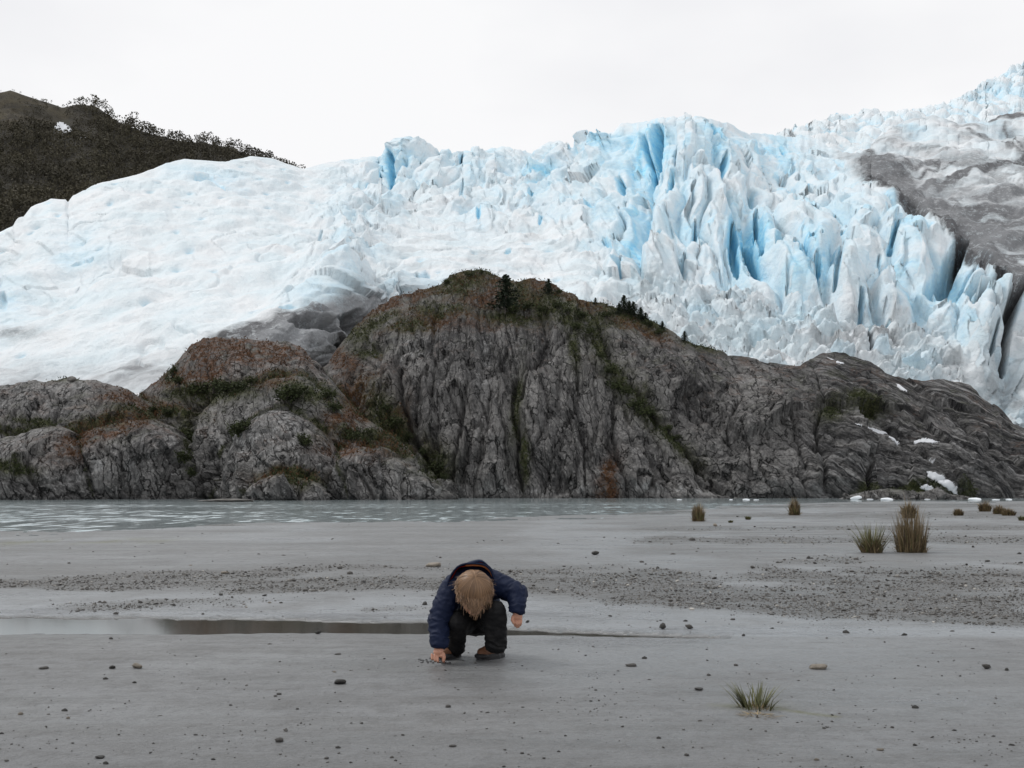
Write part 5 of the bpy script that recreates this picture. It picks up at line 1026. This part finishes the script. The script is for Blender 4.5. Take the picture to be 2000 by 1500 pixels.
def build_child():
    gx, gy = on_ground(930, 1290, .01); org = np.array([gx, gy, gz(gx, gy)]); root = empty('person', tuple(org))
    tag(root, 'small fair-haired child in navy hooded jacket crouching to poke the mud', 'person')
    sk = NT('skin'); n = sk.noise(22., 5); n2 = sk.noise(6., 3)
    skin = sk.set(Base_Color=sk.mix(n, (.40, .19, .125), (.52, .27, .18)), Roughness=.5, Normal=sk.bump(sk.noise(120., 4), .001)); sk.b.inputs['Subsurface Weight'].default_value = .15; sk.b.inputs['Subsurface Radius'].default_value = (.01, .004, .002)
    navy = fabric('navy_nylon', (.0060, .0120, .037), .62); black = fabric('black_trousers', (.009, .009, .010), .65, dirt=(.05, .047, .043)); red = fabric('red_lining', (.50, .016, .020), .8); orange = fabric('orange_lining', (.30, .10, .035), .8)
    leather = fabric('brown_leather', (.17, .08, .045), .6, 90., (.16, .13, .11)); rubber = plain('dark_rubber', (.022, .022, .024), .65, .3, 60.)
    # joints
    head = C(925, 1155, -.02); chest = C(926, 1150, .14); pelvis = C(930, 1205, .30); neck = C(925, 1140, .07)
    shR, elR, wrR = C(884, 1150, .10), C(857, 1212, .05), C(858, 1262, .0)         # arm on the picture's left, poking the mud
    shL, elL, wrL = C(978, 1145, .10), C(1009, 1158, .06), C(1011, 1193, .0)       # arm on the right, hanging
    hpR, knR, anR = C(912, 1210, .28), C(893, 1215, .06), C(886, 1268, .20)
    hpL, knL, anL = C(946, 1205, .28), C(967, 1196, .02), C(968, 1266, .07)
    # ---- body: one skin surface, head to toes
    bm = bmesh.new()
    ball(bm, head, (.074, .078, .088), 18); ball(bm, head + (0, -.02, -.055), (.055, .055, .05), 14)              # skull and jaw, face turned down
    ball(bm, head + (0, -.055, -.075), (.011, .016, .016), 8); ball(bm, head + (.002, -.035, -.098), (.028, .025, .016), 8)     # nose, chin
    for s in (-1, 1): ball(bm, head + (s * .074, .012, -.03), (.010, .018, .026), 8)                               # ears
    chain(bm, [(head + (0, .03, .0), .045), (neck, .042), (chest, (.085, .07, .075)), (pelvis, (.08, .075, .075))])
    for sh, el, wr in ((shR, elR, wrR), (shL, elL, wrL)): chain(bm, [(chest, .06), (sh, .040), (el, .030), (wr, .022)])
    for hp, kn, an in ((hpR, knR, anR), (hpL, knL, anL)): chain(bm, [(pelvis, .07), (hp, .06), (kn, .045), (an, .024)])
    # right hand of the child: fist, index finger on the mud
    tip = np.array(list(on_ground(867, 1297, .008)) + [.012]); k0 = C(856, 1279, -.02)
    limb_hull(bm, wrR, k0 + (0, 0, .012), (.024, .021, .022), (.026, .020, .018), 12)
    for i, (dx, dz, L) in enumerate(((-.031, -.002, .020), (-.0165, -.007, .022), (-.002, -.010, .023))):
        a = k0 + (dx, -.012, dz + .006); chain(bm, [(a, .0064), (a + (.001, -.012, -L), .0057), (a + (.004, .006, -L - .007), .0050)], 8)
    ix = k0 + (.014, -.012, -.004); chain(bm, [(ix, .0080), (ix * .55 + tip * .45 + (.006, -.006, .004), .0072), (tip, .0056)], 8)
    th = k0 + (.024, -.002, .004); chain(bm, [(th, .011), (th + (.006, -.010, -.016), .0095), (th + (.002, -.014, -.030), .0078)], 8)
    # left hand: relaxed, fingers hanging
    h0 = C(1011, 1206, -.005)
    limb_hull(bm, wrL, h0, (.022, .019, .02), (.025, .017, .018), 12)
    for i, (dx, L) in enumerate(((-.0185, .032), (-.0064, .039), (.0064, .037), (.0180, .028))):
        a = h0 + (dx, -.006, -.010); chain(bm, [(a, .0062), (a + (dx * -.08 + .001, -.010, -L * .55), .0052), (a + (dx * -.22 + .001, -.002, -L), .0044)], 8)
    th = h0 + (-.022, -.008, .004); chain(bm, [(th, .0100), (th + (-.004, -.012, -.016), .0088), (th + (.003, -.016, -.030), .0072)], 8)
    fuse('body', bm, .0028, 1, skin, root, org, None, .3)
    # ---- trousers
    def folds(amp, centres, seed):
        def f(V):
            x, y, z = V[:, 0], V[:, 1], V[:, 2]
            w = amp * .35 * fbm(x / .05, y / .05, z / .03, 3, seed)
            for c, r, ax in centres:
                q = V - c; m = np.exp(-(np.linalg.norm(q, axis=1) / r) ** 2); u = q @ np.asarray(ax)
                w = w + amp * m * (1 - 2 * np.abs(perlin(u / .022 + .7 * perlin(x / .04, y / .04, z / .04, seed + 3), x / .11, y / .11, seed + 7)))
            return w.astype(np.float32)
        return f
    bm = bmesh.new()
    ball(bm, pelvis, (.115, .10, .10), 14)
    chain(bm, [(pelvis, .095), (hpL, .080), (knL, (.058, .058, .056))]); chain(bm, [(knL, (.058, .058, .054)), ((knL + anL) / 2 + (.001, 0, 0), (.057, .054, .05)), (anL + (.004, .0, .004), (.054, .052, .03))])
    chain(bm, [(pelvis, .095), (hpR, .080), (knR, (.056, .058, .058))]); chain(bm, [(knR, (.054, .058, .054)), ((knR + anR) / 2 + (.008, 0, 0), (.052, .054, .05)), (anR + (.008, .0, -.002), (.046, .05, .03))])
    tr = fuse('trousers', bm, .0055, 5, black, root, org, folds(.014, [(anL + (0, -.03, .03), .055, (.3, 0, .95)), (knL, .05, (.5, 0, .8)), (anR, .06, (0, 0, 1)), ((knL + anL) / 2, .05, (.8, 0, .6))], 700))
    # ---- boots
    for nm, an, yaw, ref in (('boot', C(958, 1290, 0), -.80, True), ('boot', anR + (-.012, .0, 0), -.45, False)):
        gx2, gy2 = (on_ground(961, 1289, .01) if ref else (an[0], an[1])); c = np.array([gx2, gy2 + .02, gz(gx2, gy2)]); d = np.array([math.sin(yaw), -math.cos(yaw), 0]); e = np.array([d[1], -d[0], 0])
        P = lambda f, w, z: c + d * f + e * w + np.array([0, 0, z])
        bm = bmesh.new()
        chain(bm, [(P(-.045, 0, .045), (.032, .034, .034)), (P(.02, 0, .040), (.034, .036, .030)), (P(.060, 0, .036), (.035, .036, .024))], 14); limb_hull(bm, P(-.035, 0, .05), P(-.035, 0, .10), (.033, .033, .03), (.036, .036, .02), 14)
        up = fuse('boot', bm, .004, 3, leather, root, org, folds(.0022, [(P(.03, 0, .055), .04, tuple(d))], 720))
        bm = bmesh.new(); n = 26; ring = []
        for k in range(n):
            a = 2 * math.pi * k / n; f = math.cos(a); w = math.sin(a); ln = .100 if f > 0 else .082; ww = .041 if f > -.2 else .036
            tr_ = 1 + (.035 if k % 2 else 0); ring.append(P(ln * f * tr_ * (abs(f) ** -.12 if abs(f) > .05 else 1), ww * w * tr_, 0))
        lo = [bm.verts.new(p + np.array([0, 0, .000])) for p in ring]; mi = [bm.verts.new(p + np.array([0, 0, .014])) for p in ring]; hi = [bm.verts.new(p * .93 + (c + d * .005) * .07 + np.array([0, 0, .024])) for p in ring]; cap = [bm.verts.new(p * .86 + (c + d * .01) * .14 + np.array([0, 0, .034 if math.cos(2 * math.pi * i / n) > .4 else .025])) for i, p in enumerate(ring)]
        for A, B in ((lo, mi), (mi, hi), (hi, cap)):
            for k in range(n): bm.faces.new((A[k], A[(k + 1) % n], B[(k + 1) % n], B[k]))
        bm.faces.new(lo[::-1]); bm.faces.new(cap); bmesh.ops.recalc_face_normals(bm, faces=bm.faces)
        for v in bm.verts: v.co -= Vector(org)
        me = bpy.data.meshes.new('sole'); bm.to_mesh(me); bm.free(); me.materials.append(rubber); new_obj('sole', me, up)
        # rubber toe cap
        bm = bmesh.new(); limb_hull(bm, P(.072, -.008, .018), P(.072, .008, .018), (.034, .032, .017), (.034, .032, .017), 14)
        fuse('toe_cap', bm, .004, 2, rubber, up, org)
    # ---- jacket
    bm = bmesh.new()
    chain(bm, [(C(925, 1128, .13), (.105, .085, .075)), (C(927, 1150, .16), (.125, .10, .09)), (C(930, 1180, .26), (.125, .11, .095))], 16)
    chain(bm, [(C(905, 1140, .12), .082), (shR, (.062, .064, .066)), ((shR + elR) / 2 + (-.004, -.005, .0), (.059, .06, .058)), (elR, (.052, .054, .055)), (wrR + (-.001, 0, .012), (.045, .045, .03)), (wrR + (0, 0, .0), (.043, .043, .014))], 12)
    chain(bm, [(C(950, 1140, .12), .080), (shL, (.058, .06, .060)), (elL, (.050, .052, .052)), (wrL + (0, 0, .012), (.038, .040, .028)), (wrL + (0, 0, .002), (.036, .038, .014))], 12)
    jk = fuse('jacket', bm, .0055, 5, navy, root, org, folds(.014, [(elR, .07, (.25, 0, .97)), ((shR + elR) / 2, .06, (.45, 0, .9)), (wrR + (0, 0, .04), .05, (0, 0, 1)), (elL, .06, (.75, 0, -.65)), (shL, .06, (.5, 0, -.85)), (wrL, .05, (0, 0, 1)), (shR, .07, (.6, 0, .8))], 740))
    for wr, r in ((wrR, .0435), (wrL, .0365)):                       # gathered cuffs
        bm = bmesh.new(); limb_hull(bm, wr + (0, 0, -.002), wr + (0, 0, .008), (r, r, .006), (r + .001, r + .001, .006), 16); fuse('cuff', bm, .004, 2, navy, jk, org)
    # ---- hood: a collapsed shell behind the head with a red lining
    def hood(name, scale, mat, parent, rim):
        nu, nv = 40, 18; V = []
        cen = C(919, 1152, .085)
        for j in range(nv + 1):
            v = j / nv
            for i in range(nu + 1):
                u = -1.25 + 2.5 * i / nu                              # left to right over the crown
                phi = v * 1.75                                        # rim (front) to the nape (back)
                rx, rz, ry = .124 * scale, (.150 - .010 * math.cos(u) ** 6) * scale, .135 * scale
                x = rx * math.copysign(abs(math.sin(u)) ** .72, u) * (math.cos(phi) * .25 + .75 if phi < 1.57 else .75)
                z = rz * math.cos(u * .98) * math.cos(phi * .80) - .012 * (1 - math.cos(u * 2))
                y = -.075 + ry * math.sin(phi) * (1.25) + .03 * abs(u)
                sag = .010 * math.sin(3 * u + 4 * v) + .006 * math.sin(9 * u + 2 * v)
                V.append(cen + (x + .014 * math.cos(u) * (1 - v), y, z + sag * (1 if v > .05 else .5)))
        V = np.array(V) - org
        me = mesh_from(name, V, grid_faces(nv + 1, nu + 1), mat); o = new_obj(name, me, parent)
        if rim: m = o.modifiers.new('thick', 'SOLIDIFY'); m.thickness = .005; m.offset = 1
        return o
    hd = hood('hood', 1., navy, jk, True); hood('hood_lining', .955, red, hd, False)
    # rolled hem along the rim of the hood, showing its orange facing
    cen = C(919, 1152, .085); bm = bmesh.new(); pts = []
    for i in range(15):
        u = -1.25 + 2.5 * i / 14; pts.append(cen + (.124 * math.copysign(abs(math.sin(u)) ** .72, u) + .014 * math.cos(u), -.077 + .03 * abs(u), (.148 - .010 * math.cos(u) ** 6) * math.cos(u * .98) - .012 * (1 - math.cos(u * 2))))
    chain(bm, [(p, .0055) for p in pts], 8); fuse('hood_hem', bm, .003, 2, navy, hd, org)
    bm = bmesh.new(); fr = [p + (0, .018, -.010) for p in pts[6:13]]; chain(bm, [(p, (.006, .016, .006)) for p in fr], 8); fuse('hood_facing', bm, .004, 2, orange, hd, org)
    # ---- hair: a cap of strands from the crown, fringe hanging towards the ground
    hm = NT('fair_hair'); g = hm.n('ShaderNodeNewGeometry').outputs['Random Per Island']
    hair = hm.set(Base_Color=hm.mix(hm.ramp(g, (.0, 0.), (1., 1.)), (.105, .060, .034), (.31, .185, .10)), Roughness=.42); hm.b.inputs['Specular IOR Level'].default_value = .4
    bm = bmesh.new(); ball(bm, head + (0, .0, .006), (.086, .084, .092), 20); fuse('hair_cap', bm, .006, 1, plain('hair_base', (.11, .062, .036), .7, .3, 90.), root, org)
    rg = np.random.RandomState(42); V, Fc = [], []
    R = np.array([.090, .088, .096]); crown = np.array([.10, -.62, .62]); crown /= np.linalg.norm(crown); hc = head + (0, .0, .006)
    t1 = np.cross(crown, (1, 0, 0)); t1 /= np.linalg.norm(t1); t2 = np.cross(crown, t1)
    A0 = max(np.linspace(0, 6.283, 200), key=lambda q: -(t1 * math.cos(q) + t2 * math.sin(q))[2])
    for i in range(1500):
        a = rg.uniform(0, 6.283) if i < 1150 else A0 + rg.normal() * .5; dirv = t1 * math.cos(a) + t2 * math.sin(a)      # direction away from the crown
        start = rg.uniform(0, .25); down = max(0, -dirv[2]); arc = rg.uniform(1.0, 1.35) + .12 * down; lift = rg.uniform(1.0, 1.05)
        lk = int(a * 9); fr_ = ((.040 + .012 * math.sin(lk * 7.7) + rg.uniform(-.012, .012)) * (.30 + .70 * down) if rg.rand() < .96 else .062) + (.012 if i >= 1150 else 0) if down > .12 else rg.uniform(0, .014)
        lk = int(a * 9) ; bend = .28 * math.sin(lk * 12.9) + rg.normal() * .06; w = rg.uniform(.0012, .0028); pts = []; m = 9
        for k in range(m + 1):
            th = start + (arc - start) * k / m; dd = dirv * math.cos(bend * th * .6) + np.cross(crown, dirv) * math.sin(bend * th * .6)
            pts.append(hc + R * lift * (crown * math.cos(th) + dd * math.sin(th)) * (1 + .012 * math.sin(5 * th + a * 9)))
        wisp = rg.choice((-1, 1)) * rg.uniform(.004, .011) if rg.rand() < .06 else 0.
        for k in range(1, 4):                                                     # free end falls straight down
            pts.append(pts[-1] + np.array([rg.normal() * .004 + .006 * bend + wisp, -.004 + rg.normal() * .003, -1]) * np.array([1, 1, fr_ / 3 + .002]))
        pts = np.array(pts); L = len(pts); tan = np.gradient(pts, axis=0); nrm = pts - hc; sd_ = np.cross(tan, nrm); sd_ /= np.linalg.norm(sd_, axis=1)[:, None] + 1e-9; nn_ = nrm / np.linalg.norm(nrm, axis=1)[:, None]
        o = len(V); ww = w * np.sqrt(np.clip(1 - (np.arange(L) / (L - .3)) ** 3, 0.02, 1))[:, None]
        tri = np.stack([pts - sd_ * ww, pts + nn_ * ww, pts + sd_ * ww], 1).reshape(-1, 3); V.extend(tri)
        for k in range(L - 1):
            for j in (0, 1): Fc.append([o + 3 * k + j, o + 3 * k + j + 1, o + 3 * k + 4 + j, o + 3 * k + 3 + j])
    new_obj('hair', mesh_from('hair', np.array(V) - org, np.array(Fc), hair), root)
build_child()
# mud crumbs scratched up by the finger
rg = np.random.RandomState(9)
x, y = on_ground(848, 1294, .01); me = bpy.data.meshes.new('scratched_mud'); V, Fc = [], []; bm = bmesh.new()
for i in range(60):
    u = rg.rand(); px_, py_ = (rg.uniform(816, 872), 1293 + rg.normal() * 2.2) if u < .65 else (rg.uniform(862, 880), 1298 + rg.normal() * 1.2)
    xx, yy = on_ground(px_, py_, .01); r = rg.uniform(.002, .007); bmesh.ops.create_icosphere(bm, subdivisions=1, radius=1, matrix=Matrix.Translation((xx - x, yy - y, gz(xx, yy) - gz(x, y) + r * .2)) @ Matrix.Diagonal((r * rg.uniform(.8, 1.8), r, r * .7, 1)))
bm.to_mesh(me); bm.free(); me.materials.append(plain('wet_mud_crumb', (.045, .046, .046), .5, .5, 80.)); o = new_obj('scratched_mud', me); o.location = (x, y, gz(x, y)); tag(o, 'dark scratched-up mud crumbs under the finger of the child', 'mud', kind='stuff')
